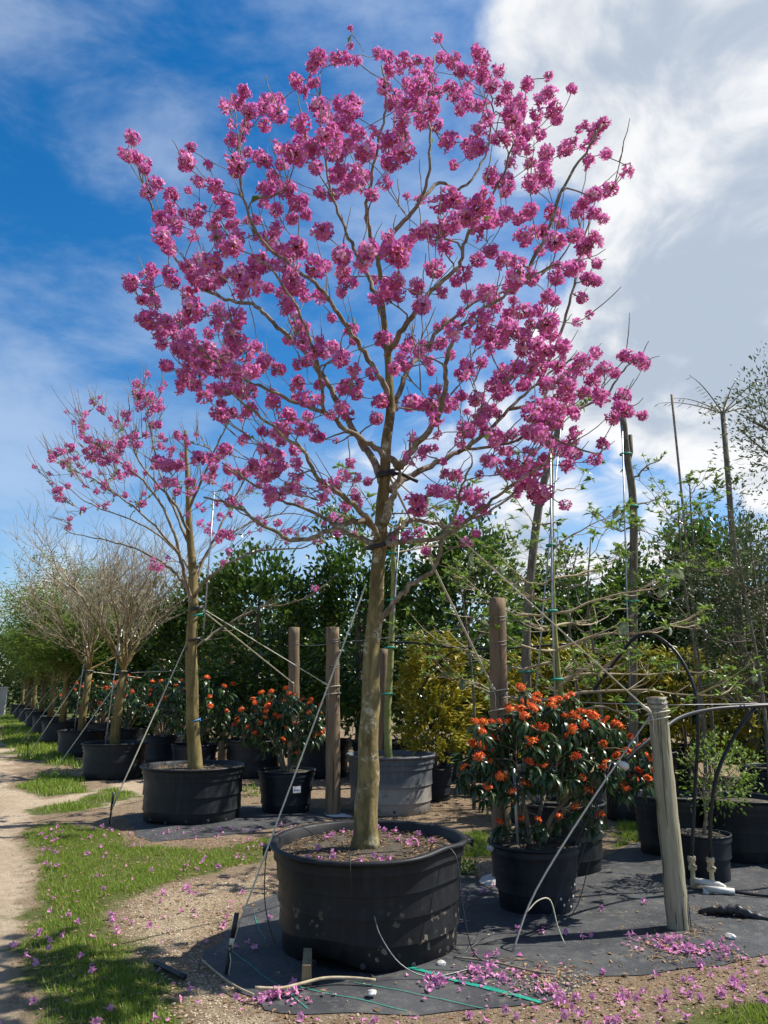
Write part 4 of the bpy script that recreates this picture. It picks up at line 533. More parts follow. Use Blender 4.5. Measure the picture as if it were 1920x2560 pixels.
litter('mat_litter', [matq, np.array([(2.2, 6.02)])+NP.normal(0, (.09, .05), (90, 2)), np.array([(2.05, 5.62)])+NP.normal(0, (.20, .07), (170, 2)), np.array([(1.0, 5.2)])+NP.normal(0, (.16, .12), (220, 2)), np.array([(1.9, 5.78)])+NP.normal(0, (.08, .06), (70, 2)),
       np.array([(.45, 6.75)])+NP.normal(0, (.1, .07), (60, 2)), np.array([(2.6, 6.55)])+NP.normal(0, (.14, .04), (80, 2))], M['litter'],
       'dry leaf scraps collected on the wide weed mat', 'leaf litter', .045, .018, lambda q: np.array([wrinkle(a, b) for a, b in q]))
chips('mat_gravel', [np.array([(1.0, 5.12)])+NP.normal(0, (.16, .10), (420, 2)), rand_in(MAT_FRONT, 110)], [M['stone']], 'pale gravel spilled on the weed mat by the green selvedge', 'gravel', .009, zf=lambda q: np.array([wrinkle(a, b) for a, b in q]))
# ---------------- tubs and pots ----------------
def pot_mesh(R, h, wob=.012, dent=0.0, lift=0.0, n=72, seed=0, steps=(.20, .48, .76), taper=.90):
    """ribbed nursery tub: rolled lip, collar and stepped wall"""
    parts = []; cur = [(R*.55, 0.0), (R*taper*.985, .002), (R*taper, .012)]
    for s in sorted(steps):                          # each band of the wall overhangs the one below
        r = R*(taper+(.97-taper)*s); cur.append((r-.006, h*s)); parts.append(cur); parts.append([(r-.006, h*s), (r+.013, h*s+.002)]); cur = [(r+.013, h*s+.002), (r+.010, h*s+.03)]
    cur.append((R*.975, h*.86)); parts.append(cur); parts.append([(R*.975, h*.86), (R*.985+.010, h*.862)])
    parts.append([(R*.985+.010, h*.862), (R*.985+.006, h*.93), (R*1.0, h*.955), (R*1.03, h*.96), (R*1.045, h*.975), (R*1.035, h), (R*.985, h*1.0), (R*.965, h*.985), (R*.95, h*.80), (R*.93, h*.5)])
    def fn(x, y, z, a):
        k = z/h
        w = 1+wob*(math.sin(2*a+seed)+.6*math.sin(3*a+seed*2.1))*k
        if dent:                                     # the lip has been pushed in and up at the front right
            g = math.exp(-((a-rad(-38)+2*math.pi) % (2*math.pi) if (a-rad(-38)) % (2*math.pi) < math.pi else (2*math.pi-(a-rad(-38)) % (2*math.pi)))**2/.10)
            w -= dent*g*k*k; z += .02*g*k*k
        zz = z
        if lift:                                     # the bottom edge bulges up off the ground at the front left
            d = (a-rad(-115)) % (2*math.pi); d = min(d, 2*math.pi-d)
            zz += lift*math.exp(-d*d/.16)*(1-k)**3
        return (x*w, y*w, zz+.006*wob/.012*math.sin(2*a+seed+1)*k)
    mb = MB()
    for prof in parts: mb.lathe(prof, n, fn)
    return mb
def soil_mesh(r, z, seed=0, bump=.02, rings=14, n=56):
    V = [(0, 0, z+bump)]; F = []
    for i in range(1, rings+1):
        for k in range(n):
            a = 2*math.pi*k/n; rr = r*i/rings
            V.append((rr*math.cos(a), rr*math.sin(a), z+bump*(1-(i/rings)**2)+bump*.9*mnoise.noise(Vector((rr*math.cos(a)*6, rr*math.sin(a)*6, seed)))))
    for k in range(n): F.append((0, 1+k, 1+(k+1) % n))
    for i in range(rings-1):
        for k in range(n): F.append((1+i*n+k, 1+(i+1)*n+k, 1+(i+1)*n+(k+1) % n, 1+i*n+(k+1) % n))
    mb = MB(); mb.add(V, F); return mb
def hole_mesh(r):
    mb = MB(); mb.lathe([(0.0001, .003), (r, .003), (r*1.35, .0005)], 10); return mb.mesh('drain_hole', M['ink'])
HOLE = hole_mesh(.014)
def make_pot(name, label, loc, R, h, mat='pot_black', rz=0, seed=0, soil=.90, holes=0, tilt=(0, 0), hole_dir=None, group=None, hz=.05, **kw):
    t = thing(name, label, 'plant pot', loc, rz, group)
    t.rotation_euler = (tilt[0], tilt[1], rz)
    pot_mesh(R, h, seed=seed, **kw).build('wall', M[mat], t)
    soil_mesh(R*.958, h*soil, seed).build('soil', M['soil'], t)
    tp = kw.get('taper', .90)
    for i in range(holes):
        a = (hole_dir if hole_dir is not None else rad(-90))+rad(-62+124*i/max(1, holes-1)); r = R*tp+.003
        o = place('drain_hole', HOLE, t, (r*math.cos(a), r*math.sin(a), hz+.012*math.sin(i*2.3))); o.rotation_euler = (rad(90), 0, a+rad(90))
    return t
def soil_litter(t, R, z, n, mat='litter_dark', name='bark_mulch'):
    a = NP.uniform(0, 2*np.pi, n); r = R*np.sqrt(NP.uniform(0, 1, n)); q = np.stack([r*np.cos(a), r*np.sin(a)], 1)
    return litter(name, [q], M[mat], None, None, .045, .014, lambda p: np.full(len(p), z+.012), t)

P1 = (-.10, 5.86)          # biggest tub
pot1 = make_pot('tree_tub', 'biggest black tub, mud-spattered with a dented lip, holding the tall pink tree', (P1[0], P1[1], .012), .665, .68, 'pot_main', seed=1.3, holes=5, dent=.05, lift=.085, tilt=(rad(1.5), rad(-.6)), hole_dir=rad(-62), soil=.885, n=128, wob=.008, steps=(.24, .47, .68), taper=.905)
soil_litter(pot1, .60, .68*.885, 1500); soil_litter(pot1, .60, .68*.885, 700, 'litter', 'dry_scraps')
for a in (8, 188):                                               # moulded lifting lugs
    mb = MB(); mb.box((0, 0, 0), (.055, .16, .022)); mb.box((.022, 0, -.022), (.014, .15, .036)); mb.build('lifting_lug', M['pot_main'], pot1, False, (.715*math.cos(rad(a)), .715*math.sin(rad(a)), .648), (0, 0, rad(a)))
P2 = (-2.58, 10.97)
pot2 = make_pot('tree_tub', 'wide black ribbed tub holding the second pink tree on the crumpled mat', (P2[0], P2[1], .012), .68, .69, 'pot_black', seed=.2, holes=6, hole_dir=rad(-95), soil=.90, wob=.008, taper=.92, lift=.035)
soil_litter(pot2, .62, .69*.9, 700, 'litter', 'dry_scraps')
P3 = (-5.28, 15.75); P4 = (-7.75, 20.5)
pot3 = make_pot('tree_tub', 'black tub of the bare yellow-trunked tree next to the second pink tree', (*P3, 0), .60, .66, 'pot_black', seed=2.2, taper=.93)
pot4 = make_pot('tree_tub', 'black tub of the bare tree farther along, in front of the feathery trees', (*P4, 0), .58, .64, 'pot_black', seed=3.2, taper=.93)
FAR = [(-10.1, 25.0), (-12.3, 29.3), (-14.6, 33.8), (-16.9, 38.2), (-19.2, 42.6), (-21.5, 47.0)]
for i, (x, y) in enumerate(FAR):
    make_pot('tree_tub', 'plain black tub in the far tub row, %s past the bare trees' % ORD[i], (x, y, 0), .58, .66, 'pot_black', seed=i, taper=.93, n=32, group='far tubs along the grass')
make_pot('tree_tub', 'large weathered grey tub with a tan stained base behind the tall pink tree', (.10, 11.72, 0), .63, .78, 'pot_grey', seed=.7, holes=4, taper=.90, hole_dir=rad(-65), wob=.006)
pb = make_pot('shrub_pot', 'black pot with pale holes carrying the big orange flowering bush', (1.22, 6.72, .012), .36, .50, 'pot_blue', seed=1.0, holes=0, soil=.94, taper=.80, n=56, wob=.006, steps=(.3, .62))
soil_litter(pb, .32, .47, 350); 
PALE = hole_mesh(.008); PALE.materials.clear(); PALE.materials.append(M['pvc'])
for a, z in ((-50, .16), (-44, .11), (-38, .19), (-55, .08), (-30, .12), (-36, .05), (-62, .13), (-25, .2)):
    r = .36*(.80+.17*z/.5)+.005; o = place('pale_hole', PALE, pb, (r*math.cos(rad(a)), r*math.sin(rad(a)), z)); o.rotation_euler = (rad(90), 0, rad(a+90))
pr = make_pot('tree_tub', 'deep black pot with coiled hose on its soil behind the orange bush', (1.74, 8.12, .01), .44, .62, 'pot_black', seed=1.7, soil=.92, taper=.86, n=56, wob=.006)
mb = MB(); pts = [(.25*math.cos(k*.35)*(1+.04*math.sin(k*.9)), .22*math.sin(k*.35), .62*.93+.012+.0009*k) for k in range(46)]; mb.tube(pts, .009, 6); mb.build('drip_hose', M['poly_pipe'], pr)
ps = make_pot('shrub_pot', 'small bluish black pot with a light green shrub beside the irrigation fittings', (2.98, 7.66, .01), .235, .40, 'pot_blue', seed=.5, soil=.95, taper=.86, n=48, wob=.005, steps=(.5,), holes=2, hole_dir=rad(-70), hz=.24)
make_pot('tree_tub', 'black tub touching the tall riser pipe behind the small shrub pot', (3.05, 8.75, .01), .36, .60, 'pot_black', seed=2.9, n=48, taper=.86)
make_pot('tree_tub', 'wider black tub half hidden by the light green shrub', (3.72, 8.55, .01), .42, .60, 'pot_black', seed=3.9, n=48, taper=.86)
make_pot('tree_tub', 'black tub at the mat edge with a hose hanging over its lip', (4.55, 8.3, .01), .42, .62, 'pot_black', seed=4.4, n=48, taper=.86)
po = make_pot('shrub_pot', 'small black pot with a white tag under the little orange bush', (-1.40, 11.62, .01), .40, .56, 'pot_blue', seed=.9, n=48, soil=.93, taper=.84, wob=.006)
mb = MB(); mb.box((0, 0, 0), (.115, .004, .085)); tg = mb.build('paper_tag', M['white_tag'], po, False, (.19, -.36, .33), (0, 0, rad(27)))
for i, (x, wd) in enumerate(((-.03, .018), (-.01, .012), (.012, .02), (.035, .012))):
    mb = MB(); mb.box((x, -.0035, -.004), (wd, .002, .010)); mb.build('print_mark', M['ink'], tg, False)
make_pot('shrub_pot', 'small black pot under the tall yellow croton behind the pink tree', (.78, 12.75, 0), .30, .48, 'pot_blue', seed=.4, n=40, taper=.84)
make_pot('tree_tub', 'greyish tub with raised ribs seen between the orange bush and leaning post', (4.1, 12.9, 0), .58, .74, 'pot_black', seed=.6, n=48)
# tubs in the shade under the hedge trees
SHADE = [(-2.6, 16.0, .55), (-1.3, 16.0, .62), (.0, 15.6, .62), (1.6, 15.4, .6), (3.0, 15.2, .6), (5.0, 14.6, .62), (6.6, 13.4, .62), (8.2, 12.6, .62)]
for i, (x, y, r) in enumerate(SHADE):
    make_pot('tree_tub', 'dark tub standing in the deep shade below the hedge trees', (x, y, 0), r, .70, 'pot_black', seed=i*.7, n=32, group='tubs in the shade of the hedge')
# treated timber chock under the biggest tub
mb = MB(); mb.box((0, 0, 0), (.055, .30, .11), jit=.004)
tag(mb.build('timber_block', M['block'], None, False, (-.47, 5.20, .075), (0, 0, rad(4))), 'short timber chock wedged under the biggest tub', 'block')
# ---------------- posts, stakes, straps, pipes ----------------
def post(label, base, top, r, mat='post', wires=(), split=0, group=None):
    t = thing('fence_post', label, 'post', (base[0], base[1], 0), 0, group)
    b = Vector((0, 0, -.05)); e = Vector((top[0]-base[0], top[1]-base[1], top[2])); n = 22; mb = MB(); R = random.Random(int(r*1e4)+int(base[0]*100))
    pts = [b.lerp(e, i/n)+Vector((R.uniform(-.003, .003), R.uniform(-.003, .003), 0)) for i in range(n+1)]
    rr = [r*(1.10-.14*i/n)*(1+.02*math.sin(i*1.3+base[0])) for i in range(n+1)]
    mb.tube(pts, rr, 20, True, bump=.06); o = mb.build('shaft', M[mat], t)
    mb = MB(); mb.lathe([(.0005, .006), (rr[-1]*.6, .005), (rr[-1]*.93, 0), (rr[-1]*.965, -.012)], 20); mb.build('sawn_top', M['post'], t, True, e)
    for z in wires:
        mb = MB(); c = b.lerp(e, (z+.05)/(e.z+.05)); q = r*1.05
        mb.tube([(c.x+q*math.cos(a*.42), c.y+q*math.sin(a*.42), c.z+.0022*a+.012*math.sin(a*.42)) for a in range(31)], .003, 4); mb.build('wire_loop', M['wire'], t)
    for k in range(split):                                         # weather checks near the foot
        a = rad(-120+35*k); mb = MB(); p = Vector((math.cos(a), math.sin(a), 0))*r*1.085
        mb.add([p+Vector((0, 0, .0)), p+Vector((.008, .002, .0)), p+Vector((.002, 0, .16+.05*k)), p+Vector((-.003, 0, .12))], [(0, 1, 2, 3)]); mb.build('weather_check', M['ink'], t, False)
    return t
post('weathered grey leaning post on the weed mat, strap tied round its top', (2.15, 6.14), (2.12, 6.16, 1.66), .074, 'post_grey', (1.56, 1.60), 4)
post('tall brown round post directly behind the big orange bush', (1.09, 7.68), (1.13, 7.70, 2.60), .086, 'post', (1.62, 1.66, 2.12, 2.36))
post('brown round post tied with a white strap beside the tall pink tree\'s trunk', (-.70, 11.25), (-.745, 11.25, 2.57), .098, 'post', (1.98, 2.34))
post('brown round post rising behind the little orange bush', (-1.66, 14.84), (-1.72, 14.84, 2.83), .105, 'post', (2.1, 2.5))
post('shaded olive brown post beside the second pink tree\'s trunk', (-3.68, 18.42), (-3.62, 18.4, 2.74), .125, 'post')
for i, (x, y, h) in enumerate(((-4.55, 20.2, 2.75), (-6.4, 22.7, 2.5), (-8.4, 26.5, 2.6), (-10.7, 30.5, 2.6))):
    post('dim brown post in the shaded row, %s beyond the olive brown post' % ORD[i], (x, y), (x-.03, y, h), .12, 'post', group='far posts in the row')
post('thin dark brown post in the shade behind the pink tree\'s trunk', (-.02, 14.3), (-.02, 14.3, 2.4), .09, 'post')
mb = MB(); mb.lathe([(.001, .035), (.10, .032), (.19, .018), (.24, 0)], 20, lambda x, y, z, a: (x*(1+.2*math.sin(3*a)), y*(1+.15*math.cos(2*a)), z))
for lab, x, y in (('pale concrete footing round the post behind the orange bush', 1.09, 7.68), ('pale concrete footing round the strapped post by the pink tree', -.70, 11.25)):
    tag(place('concrete_footing', mb.mesh('concrete_footing', M['concrete']), None, (x, y, .0), (0, 0, x)), lab, 'footing')

def strap(label, a, b, w=.020, sag=.0, mat='strap', name='guy_strap', wrap=None, knot=True, group=None):
    a, b = Vector(a), Vector(b); t = thing(name, label, 'strap', b, 0, group); mb = MB(); n = 14
    pts = [a.lerp(b, i/n)-b+Vector((0, 0, -sag*4*(i/n)*(1-i/n))) for i in range(n+1)]
    mb.tube(pts, w*.62, 6, True, flat=.45); mb.build('webbing', M[mat], t)
    if knot:
        mb = MB(); d = (a-b).normalized(); R = random.Random(len(label))
        mb.tube([d*.02*i+Vector((R.uniform(-.008, .008), R.uniform(-.008, .008), R.uniform(-.006, .006))) for i in range(6)], [.008, .014, .017, .016, .012, .008], 7); mb.build('knot', M[mat], t)
        mb = MB(); mb.tube([(0, 0, 0), (.012, -.01, -.06), (.004, -.012, -.13), (.02, -.01, -.19)], [.006, .007, .006, .004], 5, flat=.5); mb.build('loose_end', M[mat], t)
    for (c, r, z) in (wrap or []):
        mb = MB(); mb.tube([(c[0]-b.x+r*math.cos(k*.4), c[1]-b.y+r*math.sin(k*.4), z-b.z+.015*math.sin(k*.4+2)) for k in range(17)], .011, 6, flat=.5); mb.build('wrap', M[mat], t)
    return t
def stake(label, base, top, grip=.4, mat='iron', r=.011, group=None):
    t = thing('iron_stake', label, 'stake', (base[0], base[1], 0), 0, group); e = Vector((top[0]-base[0], top[1]-base[1], top[2]))
    mb = MB(); mb.tube([Vector((0, 0, -.05)), e*.3, e*.6, e*.86], [r, r, r, r], 8, bump=.15); mb.build('rod', M['iron'], t)
    mb = MB(); mb.tube([e*(1-grip), e*.8, e], [r*1.45]*3, 10); mb.build('rubber_sleeve', M['rubber'], t)
    return t
stake('black-tipped iron stake at the mat edge beside the biggest tub', (-.985, 5.29), (-.93, 5.30, .345))
strap('long cream strap from the tall pink tree\'s trunk down to the near stake', (-.135, 5.80, 2.50), (-.965, 5.292, .14))
strap('cream strap from the tall pink tree down to the leaning grey post', (.03, 5.83, 3.38), (2.04, 6.07, 1.545), wrap=[((2.122, 6.157), .083, 1.545), ((2.122, 6.157), .083, 1.50)])
strap('cream strap from the tall pink tree back to the post behind the bush', (.04, 5.88, 3.37), (1.06, 7.60, 1.70), .017, wrap=[((1.115, 7.69), .093, 1.70), ((1.112, 7.69), .093, 1.52)])
strap('white strap from the second pink tree to the post by the big trunk', (-2.62, 10.95, 2.84), (-.79, 11.17, 1.75), .024, wrap=[((-.731, 11.25), .105, 1.73), ((-.729, 11.25), .105, 1.63)])
strap('white strap from the second pink tree to the post behind the little bush', (-2.60, 11.0, 2.80), (-1.69, 14.74, 1.78), .024)
strap('cream strap from the second pink tree down to its own stake', (-2.74, 10.93, 2.40), (-3.515, 10.53, .20), .030)
stake('black iron stake on leaf litter holding the second pink tree\'s strap', (-3.53, 10.53), (-3.505, 10.53, .40), .55)
def rope(label, pts, r, mat, name='rope', cat='rope', n=6):
    b = Vector(pts[-1]); t = MB(); t.tube([Vector(p)-b for p in smooth_path(pts, 5)], r, n); o = t.build(name, M[mat], None, True, b)
    return tag(o, label, cat)
# anchor rope with tangled drip lines between the leaning post and the mat
rope('tan anchor rope running from the leaning post down to the weed mat', [(2.04, 6.08, 1.53), (1.55, 5.93, .98), (1.05, 5.74, .38), (.84, 5.60, .01)], .0075, 'strap_dark')
rope('limp cream rope end arching over the mat near the anchor', [(.97, 5.69, .25), (1.06, 5.74, .31), (1.15, 5.78, .30), (1.19, 5.77, .14), (1.23, 5.75, .03)], .0045, 'strap')
for i, lab in enumerate(('thin black drip line hanging beside the anchor rope, outermost strand', 'thin black drip line sagging behind the anchor rope', 'thin black drip line looping lowest under the anchor rope')):
    rope(lab, [(1.72-.03*i, 6.02, 1.18), (1.38+.05*i, 5.95, .62-.05*i), (1.12+.07*i, 5.85+.03*i, .12), (.80-.05*i, 5.80, .05+.03*i), (.52, 5.68-.06*i, .03), (.42, 5.70, .10)], .0035, 'rubber', 'drip_line', 'hose', 5)
# hoses looping from the biggest tub
rope('thin black drip hose draped over the dented lip of the biggest tub', [(.30, 5.60, .62), (.34, 5.52, .72), (.47, 5.44, .66), (.50, 5.36, .40), (.56, 5.30, .12), (.72, 5.36, .04), (.86, 5.40, .03)], .004, 'rubber', 'drip_line', 'hose', 5)
rope('thin black drip hose hanging off the biggest tub beside the near stake', [(-.42, 6.05, .62), (-.62, 5.90, .76), (-.79, 5.72, .70), (-.80, 5.60, .36), (-.70, 5.42, .14), (-.58, 5.28, .06)], .004, 'rubber', 'drip_line', 'hose', 5)
rope('pale thin hose curving across the front of the biggest tub', [(-.06, 5.19, .36), (-.02, 5.17, .25), (.10, 5.16, .10), (.28, 5.16, .03), (.55, 5.30, .03), (.80, 5.40, .03)], .004, 'wire', 'drip_line', 'hose', 5)
rope('short black drip hose poking over the front lip of the biggest tub', [(-.20, 5.55, .64), (-.22, 5.30, .70), (-.21, 5.165, .66), (-.20, 5.16, .52)], .003, 'rubber', 'drip_line', 'hose', 5)
# black irrigation pipes at the right
rope('black poly pipe bending from the leaning post towards the shrub tubs', [(1.84, 6.2, 1.17), (2.04, 6.3, 1.30), (2.22, 6.42, 1.39), (2.5, 6.7, 1.49), (2.86, 7.0, 1.54), (3.24, 7.2, 1.56), (3.76, 7.4, 1.57), (4.6, 7.6, 1.56)], .0165, 'poly_pipe', 'irrigation_pipe', 'pipe', 10)
rope('black poly pipe curving down to a valve beside the small shrub pot', [(3.42, 7.3, 1.55), (3.32, 7.27, 1.47), (3.19, 7.25, 1.32), (2.98, 7.2, 1.01), (2.88, 7.2, .64), (2.84, 7.2, .28)], .0165, 'poly_pipe', 'irrigation_pipe', 'pipe', 10)
rope('tall hooped black poly pipe rising above the orange bush', [(2.70, 7.26, .26), (2.80, 7.3, .86), (2.87, 7.3, 1.34), (2.89, 7.35, 1.71), (2.81, 7.5, 2.05), (2.66, 7.7, 2.24), (2.51, 7.8, 2.21), (2.32, 8.0, 1.94), (2.12, 8.2, 1.63)], .0165, 'poly_pipe', 'irrigation_pipe', 'pipe', 10)
rope('black hose strung from the grey tub\'s sapling towards the tall post', [(.08, 11.5, 2.37), (.48, 11.5, 2.36), (.9, 11.4, 2.30), (1.3, 11.2, 2.27), (1.72, 11.1, 2.26), (2.6, 11.0, 2.32)], .016, 'poly_pipe', 'irrigation_pipe', 'pipe', 8)
rope('black hose arching down through the yellow croton leaves', [(1.35, 11.45, 2.27), (1.0, 11.7, 2.22), (.72, 12.0, 1.95), (.52, 12.2, 1.55)], .014, 'poly_pipe', 'irrigation_pipe', 'pipe', 8)
for x, y, nm in ((2.70, 7.26, 'left'), (2.84, 7.20, 'right')):
    t = thing('valve_fitting', 'off-white plastic valve fitting under the %s black pipe' % ('tall hooped' if nm == 'left' else 'curving'), 'pipe fitting', (x, y, 0))
    mb = MB(); mb.lathe([(.0, .02), (.026, .02), (.028, .10), (.020, .11), (.020, .17), (.034, .175), (.036, .205), (.028, .21), (.028, .245), (.035, .25), (.035, .285), (.022, .29)], 12); mb.build('body', M['pvc_old'], t)
    mb = MB(); mb.tube([(.0, -.03, .215), (.0, -.075, .215)], [.013, .016], 8); mb.build('tap_handle', M['pvc_old'], t)
t = thing('pipe_elbow', 'white plastic elbow and tee lying between the two valve fittings', 'pipe fitting', (2.76, 7.10, 0))
mb = MB(); mb.tube([(-.06, .14, .09), (.02, .12, .085), (.12, .06, .075), (.15, .02, .06)], .027, 10); mb.build('sleeve', M['pvc'], t)
mb = MB(); mb.tube([(-.02, .0, .06), (.10, -.03, .055), (.20, -.05, .05)], .026, 10); mb.build('tee', M['pvc'], t)
for dx in (-.02, .06): mb = MB(); mb.tube([(dx, .0, .06), (dx, .0, -.01)], .024, 10); mb.build('stub', M['pvc'], t)
rope('black hose leaving the white elbow across the mat', [(2.96, 7.05, .05), (3.10, 7.00, .04), (3.30, 6.98, .035), (3.7, 7.02, .035), (4.3, 7.1, .035)], .014, 'poly_pipe', 'irrigation_pipe', 'pipe', 8)
mb = MB(); mb.tube([(-.035, 0, 0), (.0, 0, 0), (.03, 0, 0), (.045, 0, 0)], [.018, .030, .030, .014], 10); o = mb.build('sprinkler_cap', M['pvc'], None, True, (1.83, 6.17, 1.155), (0, .5, .1)); tag(o, 'white sprinkler cap on the pipe end at the leaning post', 'sprinkler')
mb = MB(); mb.tube([(-.03, 0, 0), (.02, 0, 0), (.04, 0, 0)], [.020, .027, .012], 10); o = mb.build('sprinkler_cap', M['pvc'], None, True, (.86, 6.62, .475), (0, 0, .2)); tag(o, 'white pipe cap resting on the lip of the big bush\'s pot', 'sprinkler')
# wires strung between the posts
for lab, a, b in (('fence wire between the little bush\'s post and the strapped post', (-1.72, 14.75, 2.5), (-.745, 11.35, 2.34)), ('fence wire between the strapped post and the tall post behind the bush', (-.745, 11.16, 2.34), (1.13, 7.78, 2.36)),
                  ('fence wire from the leaning post past the hooped pipe', (2.12, 6.16, 1.60), (5.2, 7.2, 1.66)), ('fence wire from the tall post to the leaning post', (1.13, 7.62, 1.66), (2.12, 6.22, 1.60))):
    rope(lab, [a, (Vector(a)+Vector(b))/2-Vector((0, 0, .02)), b], .004, 'wire', 'fence_wire', 'wire', 4)
# odds and ends on the ground
rope('offcut of black plastic pipe lying on the gravel by the grass', [(-1.47, 5.42, .03), (-1.35, 5.30, .03), (-1.21, 5.17, .025)], .018, 'poly_pipe', 'pipe_offcut', 'pipe', 8)
rope('bent dry branch with fallen blossom lying in front of the biggest tub', [(-.74, 4.90, .06), (-.60, 4.92, .05), (-.50, 4.98, .05), (-.36, 5.06, .055), (-.20, 5.08, .05), (-.05, 5.06, .045)], .010, 'twig_tan', 'fallen_branch', 'branch', 6)
rope('long crooked dry twig on the mat edge by the near stake', [(-1.16, 5.42, .04), (-1.0, 5.16, .045), (-.86, 4.98, .04), (-.74, 4.86, .04)], .006, 'twig_tan', 'fallen_twig', 'twig', 5)
rope('thin twig lying across the mat by the green selvedge', [(.45, 5.48, .04), (.68, 5.36, .05), (.92, 5.22, .04), (1.05, 5.18, .04)], .006, 'twig', 'fallen_twig', 'twig', 5)
def rock(label, loc, r, seed):
    bm = bmesh.new(); bmesh.ops.create_icosphere(bm, subdivisions=2, radius=r)
    for v in bm.verts: v.co *= 1+.35*mnoise.noise(v.co/r*1.2+Vector((seed, 0, 0))); v.co.z *= .6
    me = bpy.data.meshes.new('stone'); bm.to_mesh(me); bm.free(); me.materials.append(M['concrete'])
    tag(place('stone', me, None, loc), label, 'stone')
rock('white stone on the mat in front of the biggest tub', (-.07, 4.90, .035), .028, 1); rock('pale rounded stone beside the leaning post on the mat', (2.42, 5.90, .04), .035, 2)
rock('grey rock on the grass behind the leaning post', (3.32, 10.3, .04), .09, 3); rock('tan stone beside the green selvedge by the biggest tub', (.36, 5.36, .04), .03, 4)
mb = MB(); mb.tube(smooth_path([(-.22, .08, .02), (-.10, .03, .05), (.02, .0, .06), (.12, -.06, .04), (.26, -.13, .02)], 5), [.02+.028*abs(math.sin(k*1.9))*math.sin(math.pi*(k+1)/22) for k in range(21)], 9, bump=.5)
tag(mb.build('cloth_bundle', M['rubber'], None, True, (2.66, 6.42, .01)), 'twisted black cloth scrap on the mat past the leaning post', 'cloth')
# ---------------- blossom ----------------
def flower(rng, c, d, size, V, F, MI, fallen=False):
    """one trumpet flower: narrow tube flaring into five ruffled petals; c = foot of the tube, d = direction it faces"""
    d = Vector(d).normalized(); a = d.orthogonal().normalized(); a.rotate(Matrix.Rotation(rng.uniform(0, 6.28), 3, d)); b = d.cross(a)
    L = size*rng.uniform(.85, 1.2); r0, r1 = size*.06, size*.20; base = len(V); c = Vector(c)
    for k in range(5):
        an = k*2*math.pi/5; e = a*math.cos(an)+b*math.sin(an); V.append(c+e*r0); V.append(c+d*L*.72+e*r1)
    for k in range(5):
        k2 = (k+1) % 5; F.append((base+2*k, base+2*k2, base+2*k2+1)); MI.append(1); F.append((base+2*k, base+2*k2+1, base+2*k+1)); MI.append(1)
    t = len(V); V.append(c+d*L*.50)
    for k in range(5):
        k2 = (k+1) % 5; F.append((t, base+2*k+1, base+2*k2+1)); MI.append(2)
    for k in range(5):                                            # petals
        k2 = (k+1) % 5; an = (k+.5)*2*math.pi/5; e = a*math.cos(an)+b*math.sin(an); s = d.cross(e); q = len(V)
        up = rng.uniform(-.10, .34); pl = size*rng.uniform(.42, .58); rf = rng.uniform(-.12, .12)
        V.append(c+d*(L*.78+size*up*.5)+e*(r1+pl*.55)+s*size*.27); V.append(c+d*(L*.74+size*(up+rf))+e*(r1+pl)+s*size*.13)
        V.append(c+d*(L*.74+size*(up-rf))+e*(r1+pl)-s*size*.13); V.append(c+d*(L*.78+size*up*.5)+e*(r1+pl*.55)-s*size*.27)
        l, r = base+2*k+1, base+2*k2+1
        for tri in ((r, q, q+3), (r, q+3, l), (q, q+1, q+2), (q, q+2, q+3)): F.append(tri); MI.append(0)
def cluster_mesh(seed, nf, rad_, size, lobes=2, gap=.0):
    """a bunch of trumpet flowers: a few overlapping lobes of flowers pointing outward round a dark heart"""
    rng = random.Random(seed); V, F, MI = [], [], []
    cs = [Vector((0, 0, 0))]+[Vector((rng.uniform(-1, 1), rng.uniform(-1, 1), rng.uniform(-.7, .9))).normalized()*rad_*rng.uniform(.55, .85) for _ in range(lobes-1)]
    for li, lc in enumerate(cs):
        m = nf if li == 0 else int(nf*rng.uniform(.4, .6)); rs = rad_*(1 if li == 0 else rng.uniform(.6, .8))
        for i in range(m):
            z = 1-2*(i+.5)/m; ph = i*2.39996+rng.uniform(-.35, .35); rr = math.sqrt(max(0, 1-z*z))
            d = Vector((rr*math.cos(ph), rr*math.sin(ph), z))+Vector((rng.uniform(-.3, .3), rng.uniform(-.3, .3), rng.uniform(-.4, .2))); d.normalize()
            if rng.random() < gap: continue
            flower(rng, lc+d*(rs*rng.uniform(.15, .62)), d, size*rng.uniform(.85, 1.15), V, F, MI)
    for i in range(10):                                            # dark calyces in the heart of the bunch
        d = Vector((rng.uniform(-1, 1), rng.uniform(-1, 1), rng.uniform(-1, .5))).normalized(); b = len(V); e = d.orthogonal().normalized()*.008
        V += [Vector(e), Vector(-e), d*rad_*.6]; F.append((b, b+1, b+2)); MI.append(3)
    return np_mesh('flower_cluster', np.array([tuple(v) for v in V]), F, [M['petal'], M['corolla_tube'], M['throat'], M['calyx']], MI)
CLUSTERS = [cluster_mesh(s, nf, r, .060, lb, g) for s, nf, r, lb, g in ((1, 19, .062, 2, .12), (2, 21, .070, 1, .1), (3, 20, .066, 2, .1), (4, 16, .060, 2, .2), (5, 22, .068, 1, .1), (6, 14, .060, 3, .2), (11, 18, .066, 1, .15), (12, 13, .056, 3, .15))]
SPARSE = [cluster_mesh(s, nf, r, .056, 1, .25) for s, nf, r in ((7, 12, .05), (8, 16, .055), (9, 9, .045))]

